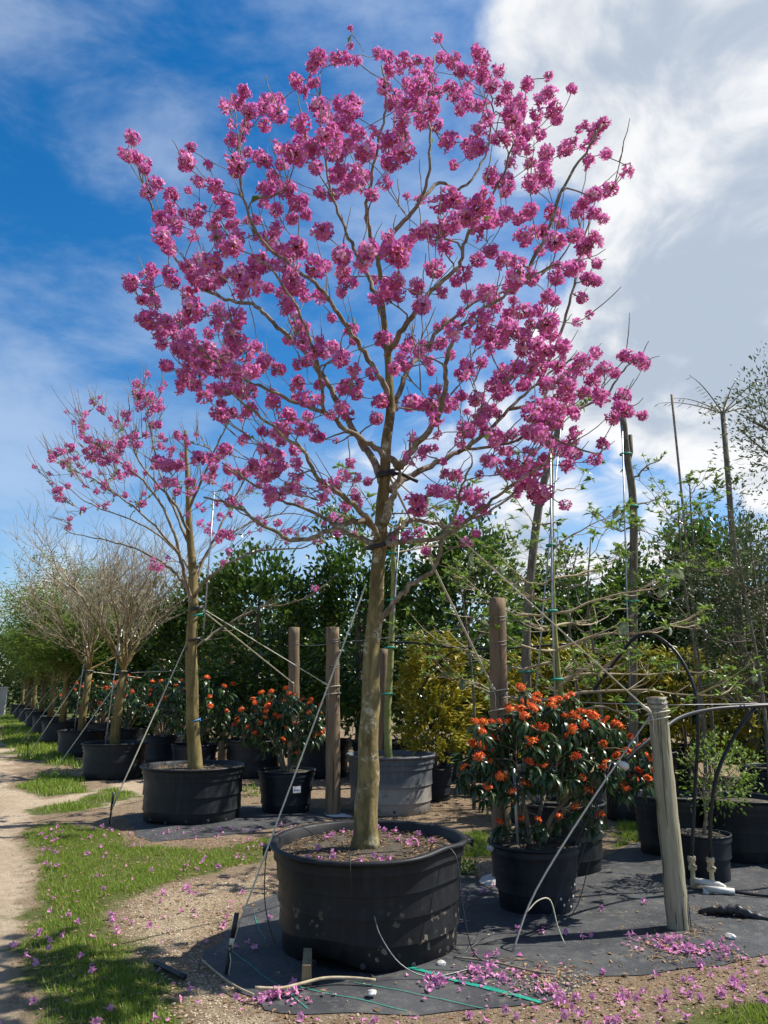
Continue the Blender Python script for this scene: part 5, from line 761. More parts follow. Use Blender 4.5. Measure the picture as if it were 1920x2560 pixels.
# ---------------- branches ----------------
class Skeleton:
    """nodes of a growing tree: position, radius, direction"""
    def __init__(self): self.p = []; self.r = []; self.d = []
    def add_path(self, pts, rr):
        for i, p in enumerate(pts):
            q = pts[min(i+1, len(pts)-1)]-pts[max(i-1, 0)]
            self.p.append(p); self.r.append(rr[i]); self.d.append(q/(np.linalg.norm(q)+1e-9))
    def arrays(self): return np.array(self.p), np.array(self.r), np.array(self.d)
def limb_path(pts, r0, r1, rng, sub=5, wob=.012):
    P = smooth_path(pts, sub); n = len(P)
    P = [p+(np.array([rng.uniform(-1, 1) for _ in range(3)])*wob if 0 < i < n-1 else 0) for i, p in enumerate(P)]
    return P, [r0+(r1-r0)*(i/(n-1))**.75 for i in range(n)]
def twig_to(sk, target, rng, r_tip=.0035, rise=.35, minr=.0):
    P, R, D = sk.arrays(); v = target-P; dist = np.linalg.norm(v, axis=1)
    back = 1-np.sum(v*D, 1)/(dist+1e-6)                            # prefer to carry on along the branch
    cost = dist*(1+.32*back)+np.maximum(0, P[:, 2]-target[2]+.05)*1.2+ (R < minr)*.5
    i = int(np.argmin(cost)); p0, d0, L = P[i], D[i], dist[i]
    c1 = p0+d0*L*.35+np.array([0, 0, rise*.15*L]); c2 = target-np.array([0, 0, rise*L*.55])-(target-p0)*.18
    n = max(4, int(L/.07)); pts = []
    for k in range(n+1):
        t = k/n; q = (1-t)**3*p0+3*(1-t)**2*t*c1+3*(1-t)*t*t*c2+t**3*target
        if 0 < k < n: q = q+np.array([rng.uniform(-1, 1) for _ in range(3)])*.012*min(1, L)
        pts.append(q)
    r0 = min(R[i]*.75, r_tip+.009*L+.002); rr = [r0+(r_tip-r0)*(k/n) for k in range(n+1)]
    sk.add_path(pts[1:], rr[1:]); return pts, rr
def blossom_tree(name, label, cat_group, base, trunk, trunk_r, limbs, clusters, meshes, seed, csize, bare=60, barelen=.5, tip=.0035, bark='bark_main', maxparts=300, flare=1.35, twin=None):
    rng = random.Random(seed); b = np.array([base[0], base[1], trunk[0][2]])
    if twin:                                                       # most shoots carry two or three bunches close together
        ext = []
        for c in clusters:
            ext.append((*c[:3], c[3]*twin[1]))
            for _ in range(1+(rng.random() < twin[0]*.5)):
                if rng.random() < twin[0]:
                    d = unit(np.array([rng.gauss(0, 1), rng.gauss(0, 1), rng.gauss(-.1, .8)]))*rng.uniform(.11, .27); ext.append((c[0]+d[0], c[1]+d[1], c[2]+min(d[2], .06), c[3]*twin[1]*rng.uniform(.6, 1.0)))
        clusters = ext
    t = thing(name, label, 'tree', tuple(b))
    tp = smooth_path(trunk, 4); n = len(tp); tr = []
    for i, p in enumerate(tp):
        k = i/(n-1); r = np.interp(k, [0, .03, .10, .30, .45, .70, 1], [trunk_r[0]*flare, trunk_r[0]*1.12, trunk_r[0], trunk_r[1], trunk_r[2], trunk_r[3], trunk_r[4]]); tr.append(r)
    tp = [p+np.array([.004*math.sin(i*.9), .004*math.cos(i*.7), 0]) for i, p in enumerate(tp)]
    mb = MB(); tp[0] = tp[0]-np.array([0, 0, .05]); mb.tube([p-b for p in tp], tr, 28, True, bump=.11); mb.build('trunk', M[bark], t)
    sk = Skeleton(); half = n//3; sk.add_path(tp[half:], tr[half:])
    for r0, pts in limbs:
        P, R = limb_path(pts, r0*.5, .0065, rng); mb = MB(); mb.tube([p-b for p in P], R, 10, True, bump=.05); mb.build('branch', M['bark_limb'], t); sk.add_path(P[1:], R[1:])
    cs = sorted(clusters, key=lambda c: (c[0]-trunk[8][0])**2+(c[1]-trunk[8][1])**2+(c[2]-trunk[8][2])**2)
    mb = MB()
    for c in cs:
        pts, rr = twig_to(sk, np.array(c[:3]), rng, tip); mb.tube([p-b for p in pts], rr, 5, False)
    P, R, D = sk.arrays(); cand = [i for i in range(len(P)) if R[i] < .02 and P[i][2] < tp[-1][2]+.7]
    for k in range(bare):                                          # bare shoots standing out of the crown
        i = rng.choice(cand); L = barelen*rng.uniform(.3, 1.0); out = unit(P[i]-np.array(tp[n*2//3])); d = unit(D[i]*.5+out*.5+np.array([rng.uniform(-.4, .4), rng.uniform(-.4, .4), rng.uniform(.1, .9)]))
        pts = [P[i]+d*L*q+np.array([0, 0, .12*L*q*q])+np.array([rng.uniform(-1, 1) for _ in range(3)])*.008 for q in (0, .25, .5, .75, 1)]
        mb.tube([p-b for p in pts], [.005, .0045, .004, .0035, .0025], 4, False)
    tag(mb.build('twigs', M['twig'], t), None, None, kind='stuff')
    order = list(clusters); rng.shuffle(order)
    order.sort(key=lambda c: c[1]); big = order[:maxparts]; rest = order[maxparts:]
    for c in big:
        me = rng.choice(meshes[0] if c[3] > .62 else meshes[1]); s = c[3]*csize*(1 if c[3] > .62 else 1.25)
        place('flower_cluster', me, t, np.array(c[:3])-b, (rng.uniform(-.5, .5), rng.uniform(-.5, .5), rng.uniform(0, 6.28)), s)
    if rest:
        Vs, Fs, Ms, o = [], [], [], 0
        for c in rest:
            me = rng.choice(meshes[0]); co = np.zeros(len(me.vertices)*3, np.float32); me.vertices.foreach_get('co', co); co = co.reshape(-1, 3)
            fi = np.zeros(len(me.loops), np.int32); me.loops.foreach_get('vertex_index', fi); mi = np.zeros(len(me.polygons), np.int32); me.polygons.foreach_get('material_index', mi)
            a = rng.uniform(0, 6.28); Rm = np.array(Matrix.Rotation(a, 3, 'Z')); Vs.append(co@Rm.T*c[3]*csize+np.array(c[:3])-b); Fs.append(fi.reshape(-1, 3)+o); Ms.append(mi); o += len(co)
        tag(place('far_side_blossom', np_mesh('far_side_blossom', np.vstack(Vs), np.vstack(Fs), list(CLUSTERS[0].materials), np.concatenate(Ms)), t), None, None, kind='stuff')
    return t, sk, b
main, sk1, b1 = blossom_tree('pink_trumpet_tree', 'tall tree crowded with magenta pink blossom in the biggest tub', None, (-.10, 5.86), MAIN_TRUNK, (.083, .064, .054, .038, .016), MAIN_LIMBS, MAIN_CLUSTERS, (CLUSTERS, SPARSE), 3, 1.0, bare=420, barelen=.34, tip=.0042, twin=(.60, .71))
pink2, sk2, b2 = blossom_tree('pink_trumpet_tree', 'smaller sparsely flowering pink tree in the wide ribbed tub', None, P2, PINK2_TRUNK, (.090, .082, .072, .05, .02), PINK2_LIMBS, PINK2_CLUSTERS, (SPARSE+CLUSTERS[3:4]+CLUSTERS[1:2], SPARSE), 4, .78, bare=620, barelen=.42, tip=.004, bark='bark_yellow', flare=1.25, twin=(.95, .95))
# small tufts of blossom and a few leaves between the big clusters
def tufts(tree, sk, b, n, seed, name, meshes, s):
    rng = random.Random(seed); P, R, D = sk.arrays(); c = [i for i in range(len(P)) if R[i] < .008]
    for k in range(n):
        i = rng.choice(c); p = P[i]+np.array([rng.uniform(-.06, .06) for _ in range(3)])
        place(name, rng.choice(meshes), tree, p-b, (rng.uniform(-.6, .6), rng.uniform(-.6, .6), rng.uniform(0, 6.28)), s*rng.uniform(.7, 1.1))
tufts(pink2, sk2, b2, 120, 8, 'flower_tuft', SPARSE, .8)
tufts(main, sk1, b1, 0, 9, 'flower_tuft', SPARSE, .8)
def sprinkle_leaves(tree, sk, b, n, seed, L, Wd, mat, name='leaf_sprigs'):
    rng = np.random.default_rng(seed); P, R, D = sk.arrays(); c = np.where(R < .012)[0]; i = rng.choice(c, n)
    pos = P[i]-b+rng.normal(0, .02, (n, 3)); d = unit(D[i]+rng.normal(0, .6, (n, 3))-np.array([0, 0, .3]))
    V, F = leaves(pos, d, L*rng.uniform(.6, 1.2, n), Wd*rng.uniform(.7, 1.2, n), None, .2, .2, rng)
    return tag(place(name, np_mesh(name, V, F, [M[mat]]), tree), None, None, kind='stuff')
sprinkle_leaves(main, sk1, b1, 26, 5, .10, .05, 'leaf_light')
sprinkle_leaves(pink2, sk2, b2, 420, 6, .09, .04, 'leaf_light')
# rubber hose collars where the guys hold the trunk
def collar(tree, b, c, r, z, turns=2, mat='rubber', name='hose_collar', thick=.016):
    mb = MB(); n = 20*turns
    mb.tube([(c[0]-b[0]+r*math.cos(k*math.pi/10), c[1]-b[1]+r*math.sin(k*math.pi/10), z-b[2]+.02*math.sin(k*math.pi/10+.6)+.035*k/n) for k in range(n+1)], thick, 8); mb.build(name, M[mat], tree)
collar(main, b1, (.012, 5.85), .066, 3.36, 2); collar(main, b1, (-.05, 5.87), .085, 2.78, 1)
mb = MB(); mb.tube([(.05, -.02, 3.38-b1[2]), (.14, -.06, 3.36-b1[2]), (.26, -.10, 3.29-b1[2])], .014, 8); mb.build('hose_collar', M['rubber'], main, True, (.10, 0, 0))
collar(pink2, b2, (-2.66, 10.95), .090, 2.80, 2, thick=.018); collar(pink2, b2, (-2.67, 10.95), .088, 2.36, 1, thick=.018)
collar(pink2, b2, (-2.655, 10.95), .086, 2.70, 1, 'green_tape', 'green_tape', .012); collar(pink2, b2, (-2.62, 10.96), .092, 1.26, 1, 'blue_tape', 'blue_tape', .010)
for z, a, r, s in ((1.05, -100, .076, .022), (1.42, -70, .070, .018), (1.78, -125, .066, .020), (2.12, -85, .064, .024), (1.24, -40, .073, .015)):      # healed pruning scars
    i = int(np.argmin([abs(p[2]-z) for p in MAIN_TRUNK])); p = np.array([np.interp(z, [q[2] for q in MAIN_TRUNK], [q[k] for q in MAIN_TRUNK]) for k in (0, 1)])
    mb = MB(); mb.lathe([(.0005, .004), (s*.45, .002), (s*.7, .009), (s, .006), (s*1.35, -.010)], 12); mb.build('pruning_scar', M['bark_limb'], main, True, (p[0]+(r-.008)*math.cos(rad(a))-b1[0], p[1]+(r-.008)*math.sin(rad(a))-b1[1], z-b1[2]), (rad(90), 0, rad(a+90)))
# conduit tied to the second tree's trunk
mb = MB(); mb.tube([(.06, -.11, 1.9), (.10, -.08, 3.9)], .012, 6); mb.build('conduit', M['metal'], pink2)
# ---------------- foliage plants ----------------
def clumpy(rng, center, radii, clumps, per, sig, shell=.55, power=2.0, zlo=-1.0, lump=.22):
    """leaf positions and directions: many clumps spread through a lumpy crown, denser towards its skin"""
    d = unit(rng.normal(size=(clumps*3, 3))); d = d[d[:, 2] > zlo][:clumps]; clumps = len(d)
    r = rng.uniform(shell, 1.0, clumps)**.6
    ph = rng.uniform(0, 6.28, 3); w = 1+lump*(np.sin(3*np.arctan2(d[:, 1], d[:, 0])+ph[0]+2*d[:, 2])+.7*np.sin(5*d[:, 2]+ph[1]))*.6
    if power != 2.0: d = np.sign(d)*np.abs(d)**(2/power)
    c = d*r[:, None]*w[:, None]*np.array(radii)
    p = np.repeat(c, per, 0)+rng.normal(0, 1, (clumps*per, 3))*np.array(sig)
    o = unit(np.repeat(d, per, 0)+rng.normal(0, .55, (clumps*per, 3)))
    return p+np.array(center), o
def leafy_tree(name, label, cat, base, h0, trunk_r, center, radii, clumps, per, sig, L, Wd, mat, bark='bark_grey', seed=0, group=None, full=False, up=.25, droop=0.0, limbs=7, power=2.0, shell=.55, zlo=-1, lump=.22, lean=(0, 0)):
    rng = np.random.default_rng(seed); R = random.Random(seed); t = thing(name, label, cat, (base[0], base[1], 0), 0, group)
    c = np.array(center)-np.array([base[0], base[1], 0]); top = c[2]+radii[2]*.55
    mb = MB(); n = 8; mb.tube([(lean[0]*k/n+c[0]*(k/n)**2+.02*math.sin(k), lean[1]*k/n+c[1]*(k/n)**2+.02*math.cos(k*1.3), h0+(top-h0)*k/n) for k in range(n+1)], [trunk_r*(1-.75*k/n) for k in range(n+1)], 10, True, bump=.06); mb.build('trunk', M[bark], t)
    mb = MB()
    for k in range(limbs):
        z = h0+(top-h0)*R.uniform(.35, .9); a = R.uniform(0, 6.28); e = c+np.array([math.cos(a)*radii[0]*.8, math.sin(a)*radii[1]*.8, R.uniform(-.2, .7)*radii[2]]); s = np.array([c[0]*((z-h0)/(top-h0))**2, c[1]*((z-h0)/(top-h0))**2, z])
        mb.tube([s, s*.5+e*.5+np.array([0, 0, -.08*radii[2]]), e], [trunk_r*.4, trunk_r*.25, trunk_r*.08], 5, False)
    mb.build('branches', M[bark], t)
    p, d = clumpy(rng, c, radii, clumps, per, sig, shell, power, zlo, lump); d = unit(d+np.array([0, 0, up]))
    m = len(p); fn = leaves if full else rhombs
    V, F = fn(p, d-np.array([0, 0, droop]), L*rng.uniform(.45, 1.35, m), Wd*rng.uniform(.6, 1.25, m), rng.uniform(-1.3, 1.3, m), rng=rng)
    place('crown', np_mesh('crown', V, F, [M[mat]]), t); return t
# dark hedge trees closing the view
HEDGE = [(-2.8, 17.2, 4.75, 1.15, 'tall dark hedge tree seen between the second tree\'s and the big trunk', 41), (-.55, 17.3, 5.25, 1.15, 'tall dark hedge tree directly behind the tall pink tree\'s trunk', 42), (1.72, 16.3, 5.35, 1.15, 'tallest glossy hedge tree between the pink tree and the tall post', 43),
         (4.0, 17.4, 4.65, .95, 'dark conical hedge tree between the two mossy topped trunks', 44), (5.3, 16.2, 4.5, .85, 'dark hedge tree with a narrow pointed top by the forked mossy trunk', 45), (6.6, 15.2, 4.85, .95, 'dark hedge tree behind the thin-trunked palm', 46), (8.6, 15.0, 4.4, 1.2, 'dark hedge tree behind the fine olive-leaved tree', 47), (-4.9, 20.3, 4.3, 1.15, 'dark hedge tree behind the second pink tree\'s trunk', 48)]
for x, y, top, r, lab, sd in HEDGE:
    cz = (top+.55)/2; conic = 'narrow' in lab or 'conical' in lab
    leafy_tree('hedge_tree', lab, 'tree', (x, y), .3, .10, (x, y, cz), (r, r*.95, (top-.55)/2), 330 if not conic else 240, 34, (.15, .15, .13), .138, .088, 'leaf_ficus', seed=sd, group='dark hedge trees', power=2.7 if not conic else 1.9, shell=.35, lump=.26)
# far trees behind the yard
for i, (x, y, top, r, m) in enumerate([(-7.5, 27, 4.6, 1.9, 'leaf_dark'), (-10.5, 33, 5.4, 2.3, 'leaf_distant'), (-15, 43, 6.2, 3.0, 'leaf_distant'), (-20.5, 52, 6.3, 3.4, 'leaf_distant'), (-26, 58, 5.6, 3.2, 'leaf_distant'), (-33, 66, 6.0, 4, 'leaf_distant'), (-3.5, 26, 4.2, 2.4, 'leaf_dark'), (.8, 25, 4.4, 2.6, 'leaf_dark'), (5.5, 25, 4.2, 2.6, 'leaf_dark'), (10.5, 23, 4.2, 2.6, 'leaf_dark'), (15.5, 21, 4.4, 2.6, 'leaf_distant'), (21, 24, 5, 3.2, 'leaf_distant'), (-41, 74, 7, 5, 'leaf_distant')]):
    leafy_tree('background_tree', 'hazy green tree in the tree line behind the yard', 'tree', (x, y), 0, .16, (x, y, top*.52), (r, r*.8, top*.48), 260, 22, (.30, .30, .26), .30, .17, m, seed=60+i, group='tree line behind the yard', shell=.3, power=2.4)
# feathery trees in the far tubs
def feathery(label, base, h, r, seed, trunk=1.7, mat='leaf_feather', group=None, layers=14, per=520):
    rng = np.random.default_rng(seed); R = random.Random(seed); t = thing('feathery_tree', label, 'tree', (base[0], base[1], 0), 0, group)
    mb = MB(); mb.tube([(0, 0, .5), (.03, 0, 1.2), (0, .03, trunk), (.05, 0, h*.6), (0, 0, h*.85)], [.11, .10, .09, .06, .03], 10); mb.build('trunk', M['bark_yellow'], t)
    P, D = [], []; mb = MB()
    for k in range(layers):
        a = k*2.4+R.uniform(-.4, .4); z = h*R.uniform(.48, .95); rr = r*R.uniform(.55, 1.0)*(1.1-.35*abs(z/h-.7)/.3); s = np.array([0, 0, max(trunk, z-rr*.75)]); e = np.array([math.cos(a)*rr, math.sin(a)*rr, z])
        mb.tube([s, s*.6+e*.4+np.array([0, 0, .12]), e*.75+s*.25+np.array([0, 0, .1]), e], [.045, .03, .018, .006], 5, False)
        f = rng.uniform(.25, 1.05, per)[:, None]; p = s+(e-s)*f+np.array([0, 0, .1])+rng.normal(0, 1, (per, 3))*np.array([.30, .30, .09])*r*.62; P.append(p); D.append(unit(rng.normal(0, 1, (per, 3))*np.array([1, 1, .3])))
    mb.build('branches', M['bark_yellow'], t); P = np.vstack(P); D = np.vstack(D); m = len(P)
    V, F = rhombs(P, D, .20*rng.uniform(.6, 1.3, m), .055*rng.uniform(.7, 1.2, m), rng.uniform(-.6, .6, m), rng); place('crown', np_mesh('crown', V, F, [M[mat]]), t)
feathery('feathery yellow-green tree in the first far tub past the bare trees', FAR[0], 5.2, 2.1, 71, per=640); feathery('tall feathery tree with flat layered top in the far tub row', FAR[1], 6.7, 2.9, 72, per=700)
for i, (x, y) in enumerate(FAR[2:]): feathery('green feathery tree in the far row, %s past the tall layered one' % ORD[i], (x, y), 5.2+.3*(i % 2), 2.1, 73+i, group='far feathery trees', per=380)

# bare winter trees
def bare_tree(label, base, h0, fork, h, spread, seed, levels=(8, 6, 5, 5)):
    R = random.Random(seed); t = thing('bare_tree', label, 'tree', (base[0], base[1], h0)); tw = MB(); O = np.array([0, 0, h0])
    mb = MB(); f = np.array([.06, 0, fork]); mb.tube([np.array([0, 0, h0-.05])-O, np.array([-.02, 0, h0+.35])-O, np.array([.03, .0, fork*.75])-O, f-O], [.12, .092, .082, .088], 14, bump=.08); mb.build('trunk', M['bark_yellow'], t)
    def grow(p, d, L, r, lev, mbx):
        n = 5 if lev < 2 else 4; pts = [p]; q = p.copy(); dd = d.copy()
        for k in range(n):
            dd = unit(dd+np.array([R.gauss(0, .13), R.gauss(0, .13), R.gauss(.05, .10)])); q = q+dd*L/n; pts.append(q)
        mbx.tube([a-O for a in pts], [max(.0034, r*(1-.62*k/n)) for k in range(n+1)], 8 if lev == 0 else (4 if lev < 2 else 3), False)
        if lev+1 < len(levels):
            for c in range(levels[lev+1]):
                i = R.randint(1, n) if c else n; a = R.uniform(0, 6.28); side = unit(np.array([math.cos(a), math.sin(a), R.uniform(-.2, .7)]))
                grow(pts[i], unit(dd*.75+side*.75), L*R.uniform(.5, .78), r*.48, lev+1, tw)
    for k in range(levels[0]):
        a = k*6.283/levels[0]+R.uniform(-.3, .3); el = R.uniform(.5, 1.35) if k % 3 else 2.2; d = unit(np.array([math.cos(a), math.sin(a), el])); mbb = MB()
        grow(f, d, (h-fork)*R.uniform(.50, .66)*(spread if k % 3 else .9), .034, 0, mbb); mbb.build('branch', M['bark_yellow'], t)
    tag(tw.build('twigs', M['twig_bare'], t), None, None, kind='stuff')
    mb = MB(); mb.tube([(-.16, -.10, .0), (-.09, -.10, fork*.6), (.0, -.11, fork+.2-h0+.6)], .014, 6); mb.build('support_conduit', M['metal'], t)
    mb = MB(); mb.tube([(.06+.11*math.cos(k*.5), .11*math.sin(k*.5), fork-h0-.02+.03*math.sin(k*.5)) for k in range(14)], .02, 6); mb.build('hose_collar', M['rubber'], t)
bare_tree('bare twiggy tree with a mottled yellow trunk next to the second pink tree', P3, .60, 2.05, 4.9, .98, 81)
bare_tree('bare twiggy tree with a straight yellow trunk farther along the row', P4, .58, 2.15, 5.3, 1.05, 82)
strap('white strap from the mottled bare tree to the shaded olive post', (-5.05, 15.72, 2.0), (-3.74, 18.3, 2.12), .03, knot=False)
strap('cream strap from the mottled bare tree down to the grass', (-5.22, 15.7, 1.95), (-6.35, 15.35, .03), .03, knot=False)
strap('white strap from the straight bare tree to the far posts', (-7.65, 20.45, 2.1), (-6.45, 22.6, 1.9), .035, knot=False)
strap('cream strap from the straight bare tree down to its stake', (-7.85, 20.4, 2.0), (-8.85, 20.0, .05), .032, knot=False)
stake('black iron stake in the grass for the straight bare tree', (-8.86, 20.0), (-8.9, 20.0, .5), .5)
for i, (x, y) in enumerate(FAR[:4]): strap('pale strap from the %s feathery tree past the bare trees to the grass' % ORD[i], (x, y, 1.75), (x-1.0, y-.5, .05), .035, knot=False, group='far pale straps')

# ---------------- orange flowering bushes ----------------
def rosette_mesh(seed, n=11, L=.185, Wd=.036):
    rng = np.random.default_rng(seed); V, F, o = [], [], 0
    for i in range(n):
        a = i*2.4+rng.uniform(-.3, .3); el = rng.uniform(-1.1, .15); l = L*rng.uniform(.75, 1.1); w_ = Wd*rng.uniform(.8, 1.15); e = np.array([math.cos(a), math.sin(a), 0]); s = np.array([-math.sin(a), math.cos(a), 0]); p = np.zeros(3); rows = []
        for k, wk in enumerate((.25, .85, 1.0, .7, .03)):
            up = np.array([0, 0, 1.0]); rows.append((p+s*w_*.5*wk+up*w_*.12*wk, p, p-s*w_*.5*wk+up*w_*.12*wk)); el2 = el-.38*k; p = p+(e*math.cos(el2)+up*math.sin(el2))*l/4
        for r3 in rows: V.extend(r3)
        for k in range(4):
            b = o+3*k; F += [(b, b+1, b+4), (b, b+4, b+3), (b+1, b+2, b+5), (b+1, b+5, b+4)]
        o += 15
    return np_mesh('leaf_whorl', np.array(V), F, [M['leaf_bush']], smooth=True)
def head_mesh(seed, n=9, size=.038):
    rng = random.Random(seed); V, F, MI = [], [], []
    for i in range(n):
        a = i*2.4; d = Vector((math.cos(a)*(.35+.09*i), math.sin(a)*(.35+.09*i), 1-.05*i)).normalized(); c = d*rng.uniform(.030, .055); c.z *= .7
        up = d; e0 = up.orthogonal().normalized(); f0 = up.cross(e0); b = len(V); V.append(c-d*.035); V.append(c+d*.004)
        for k in range(5):
            an = k*1.2566+i; e = e0*math.cos(an)+f0*math.sin(an); s = up.cross(e); q = len(V)
            V += [c+e*size*.28+s*size*.20, c+e*size*.85+s*size*.16+d*rng.uniform(-.004, .008), c+e*size*.95+d*rng.uniform(-.006, .004), c+e*size*.85-s*size*.16+d*rng.uniform(-.004, .008), c+e*size*.28-s*size*.20]
            for tri, m in (((b+1, q, q+4), 1), ((q, q+1, q+2), 0), ((q, q+2, q+4), 0), ((q+2, q+3, q+4), 0), ((b, q+4, q), 0)): F.append(tri); MI.append(m)
    return np_mesh('flower_head', np.array([tuple(v) for v in V]), F, [M['orange'], M['orange_eye']], MI)
WHORLS = [rosette_mesh(i+1) for i in range(5)]; HEADS = [head_mesh(i+1, n) for i, n in enumerate((9, 11, 7, 12))]
def orange_bush(label, base, z0, center, radii, nw, nh, seed, scale=1.0, group=None, stems=6):
    R = random.Random(seed); t = thing('flowering_bush', label, 'bush', (base[0], base[1], z0), 0, group); O = Vector((base[0], base[1], z0)); C = Vector(center)-O
    sk = Skeleton(); st = MB(); sp = []
    for k in range(stems):
        a = k*6.283/stems+R.uniform(-.3, .3); e = C+Vector((math.cos(a)*radii[0]*.55, math.sin(a)*radii[1]*.55, R.uniform(-.3, .3)*radii[2])); s = Vector((.03*math.cos(a), .03*math.sin(a), -.03))
        P = smooth_path([s, s.lerp(e, .35)+Vector((0, 0, .06)), s.lerp(e, .7), e], 4); R_ = [(.026-.019*i/(len(P)-1))*scale**.5 for i in range(len(P))]; m = MB(); m.tube(P, R_, 8, bump=.06); m.build('stem', M['bark_grey'], t); sk.add_path(P, R_)
    heads = []
    for i in range(nw):
        z = 1-2*(i+.5)/nw; ph = i*2.39996+R.uniform(-.3, .3); rr = math.sqrt(1-z*z); d = Vector((rr*math.cos(ph), rr*math.sin(ph), z))
        if z < -.42 and rr < .86 and R.random() < .8: continue
        f = R.uniform(.62, 1.06)*(1+.10*math.sin(3*ph+seed)); p = C+Vector((d.x*radii[0]*f, d.y*radii[1]*f, d.z*radii[2]*f))
        pts, r2 = twig_to(sk, np.array(p), R, .004, .3); st.tube(pts, r2, 4, False)
        place('leaf_whorl', R.choice(WHORLS), t, p, (R.uniform(-.3, .3)-d.y*.35, R.uniform(-.3, .3)+d.x*.35, R.uniform(0, 6.28)), scale*R.uniform(.8, 1.12)); heads.append((f+.20*d.z-.22*d.y+R.uniform(-.5, .5), p, d))
    tag(st.build('twigs', M['twig'], t), None, None, kind='stuff'); heads.sort(key=lambda h: -h[0])
    for f, p, d in heads[:nh]:
        place('flower_head', R.choice(HEADS), t, p+Vector((d.x, d.y, 0))*.03*scale+Vector((0, 0, .035*scale)), (-d.y*.7+R.uniform(-.3, .3), d.x*.7+R.uniform(-.3, .3), R.uniform(0, 6.28)), scale*R.uniform(.66, 1.02))
    return t
ob = orange_bush('big orange-red flowering bush with long drooping leaves in front of the tall post', (1.22, 6.72), .46, (1.38, 6.80, 1.13), (.76, .62, .54), 280, 132, 91, .88, stems=5)
mb = MB(); mb.tube([(-.14, -.08, -.02), (-.15, -.06, .62)], .012, 8); mb.build('support_conduit', M['metal'], ob)
orange_bush('little orange flowering bush above the pot with the white tag', (-1.40, 11.62), .52, (-1.46, 11.68, 1.20), (.60, .50, .48), 150, 52, 92, .98)
ROWB = [(-3.75, 15.9), (-5.1, 18.5), (-6.9, 21.5), (-8.7, 24.5), (-10.6, 28.0)]
for i, (x, y) in enumerate(ROWB):
    make_pot('shrub_pot', 'black pot under an orange bush, %s past the pot with the white tag' % ORD[i], (x, y, 0), .44, .62, 'pot_blue', seed=i, n=28, taper=.86, group='pots of the shaded orange bushes')
    orange_bush('shaded orange flowering bush, %s past the little orange bush' % ORD[i], (x, y), .58, (x, y, 1.35), (.85, .75, .58), 84, 11, 93+i, 1.35, group='shaded orange bushes')

# ---------------- croton, saplings and the right-hand plants ----------------
def croton(label, base, z0, z1, r, seed, clumps=150, per=9, group=None):
    rng = np.random.default_rng(seed); R = random.Random(seed); t = thing('croton_shrub', label, 'shrub', (base[0], base[1], z0), 0, group); mb = MB()
    H = z1-z0; a = rng.uniform(0, 6.28, clumps); f = rng.uniform(0, 1, clumps)**.85; rr = r*np.sqrt(rng.uniform(.15, 1, clumps))*(1-.45*f**3)*(1+.15*np.sin(3*a+seed)); c = np.stack([rr*np.cos(a), rr*np.sin(a), .15+f*(H-.15)], 1)
    for k in range(12): e = c[k]; mb.tube([(0, 0, -.05), (e[0]*.4, e[1]*.4, e[2]*.5), e], [.014, .010, .004], 5, False)
    mb.build('stems', M['bark_grey'], t); p = np.repeat(c, per, 0)+rng.normal(0, .03, (clumps*per, 3)); o = unit(np.repeat(np.stack([np.cos(a), np.sin(a), .9+0*a], 1), per, 0)+rng.normal(0, .6, (clumps*per, 3)))
    m = len(p); V, F = leaves(p, o, .17*rng.uniform(.6, 1.2, m), .046*rng.uniform(.7, 1.3, m), rng.uniform(-1, 1, m), .2, .22, rng); place('foliage', np_mesh('foliage', V, F, [M['leaf_croton']]), t)
croton('tall yellow croton right behind the pink tree\'s trunk', (.80, 12.75), .42, 2.5, .60, 101, 280, 12)
for i, (x, y, top, r) in enumerate([(2.0, 13.6, 2.05, .55), (2.75, 14.2, 2.5, .6), (3.5, 14.0, 2.45, .6), (4.3, 13.7, 2.35, .6), (5.1, 13.5, 2.3, .6), (6.0, 13.0, 2.2, .6), (7.0, 12.6, 2.2, .65)]):
    croton('yellow-green croton in the low hedge, %s past the tall croton' % ORD[i], (x, y), .3, top, r, 102+i, 170, 11, group='croton hedge')
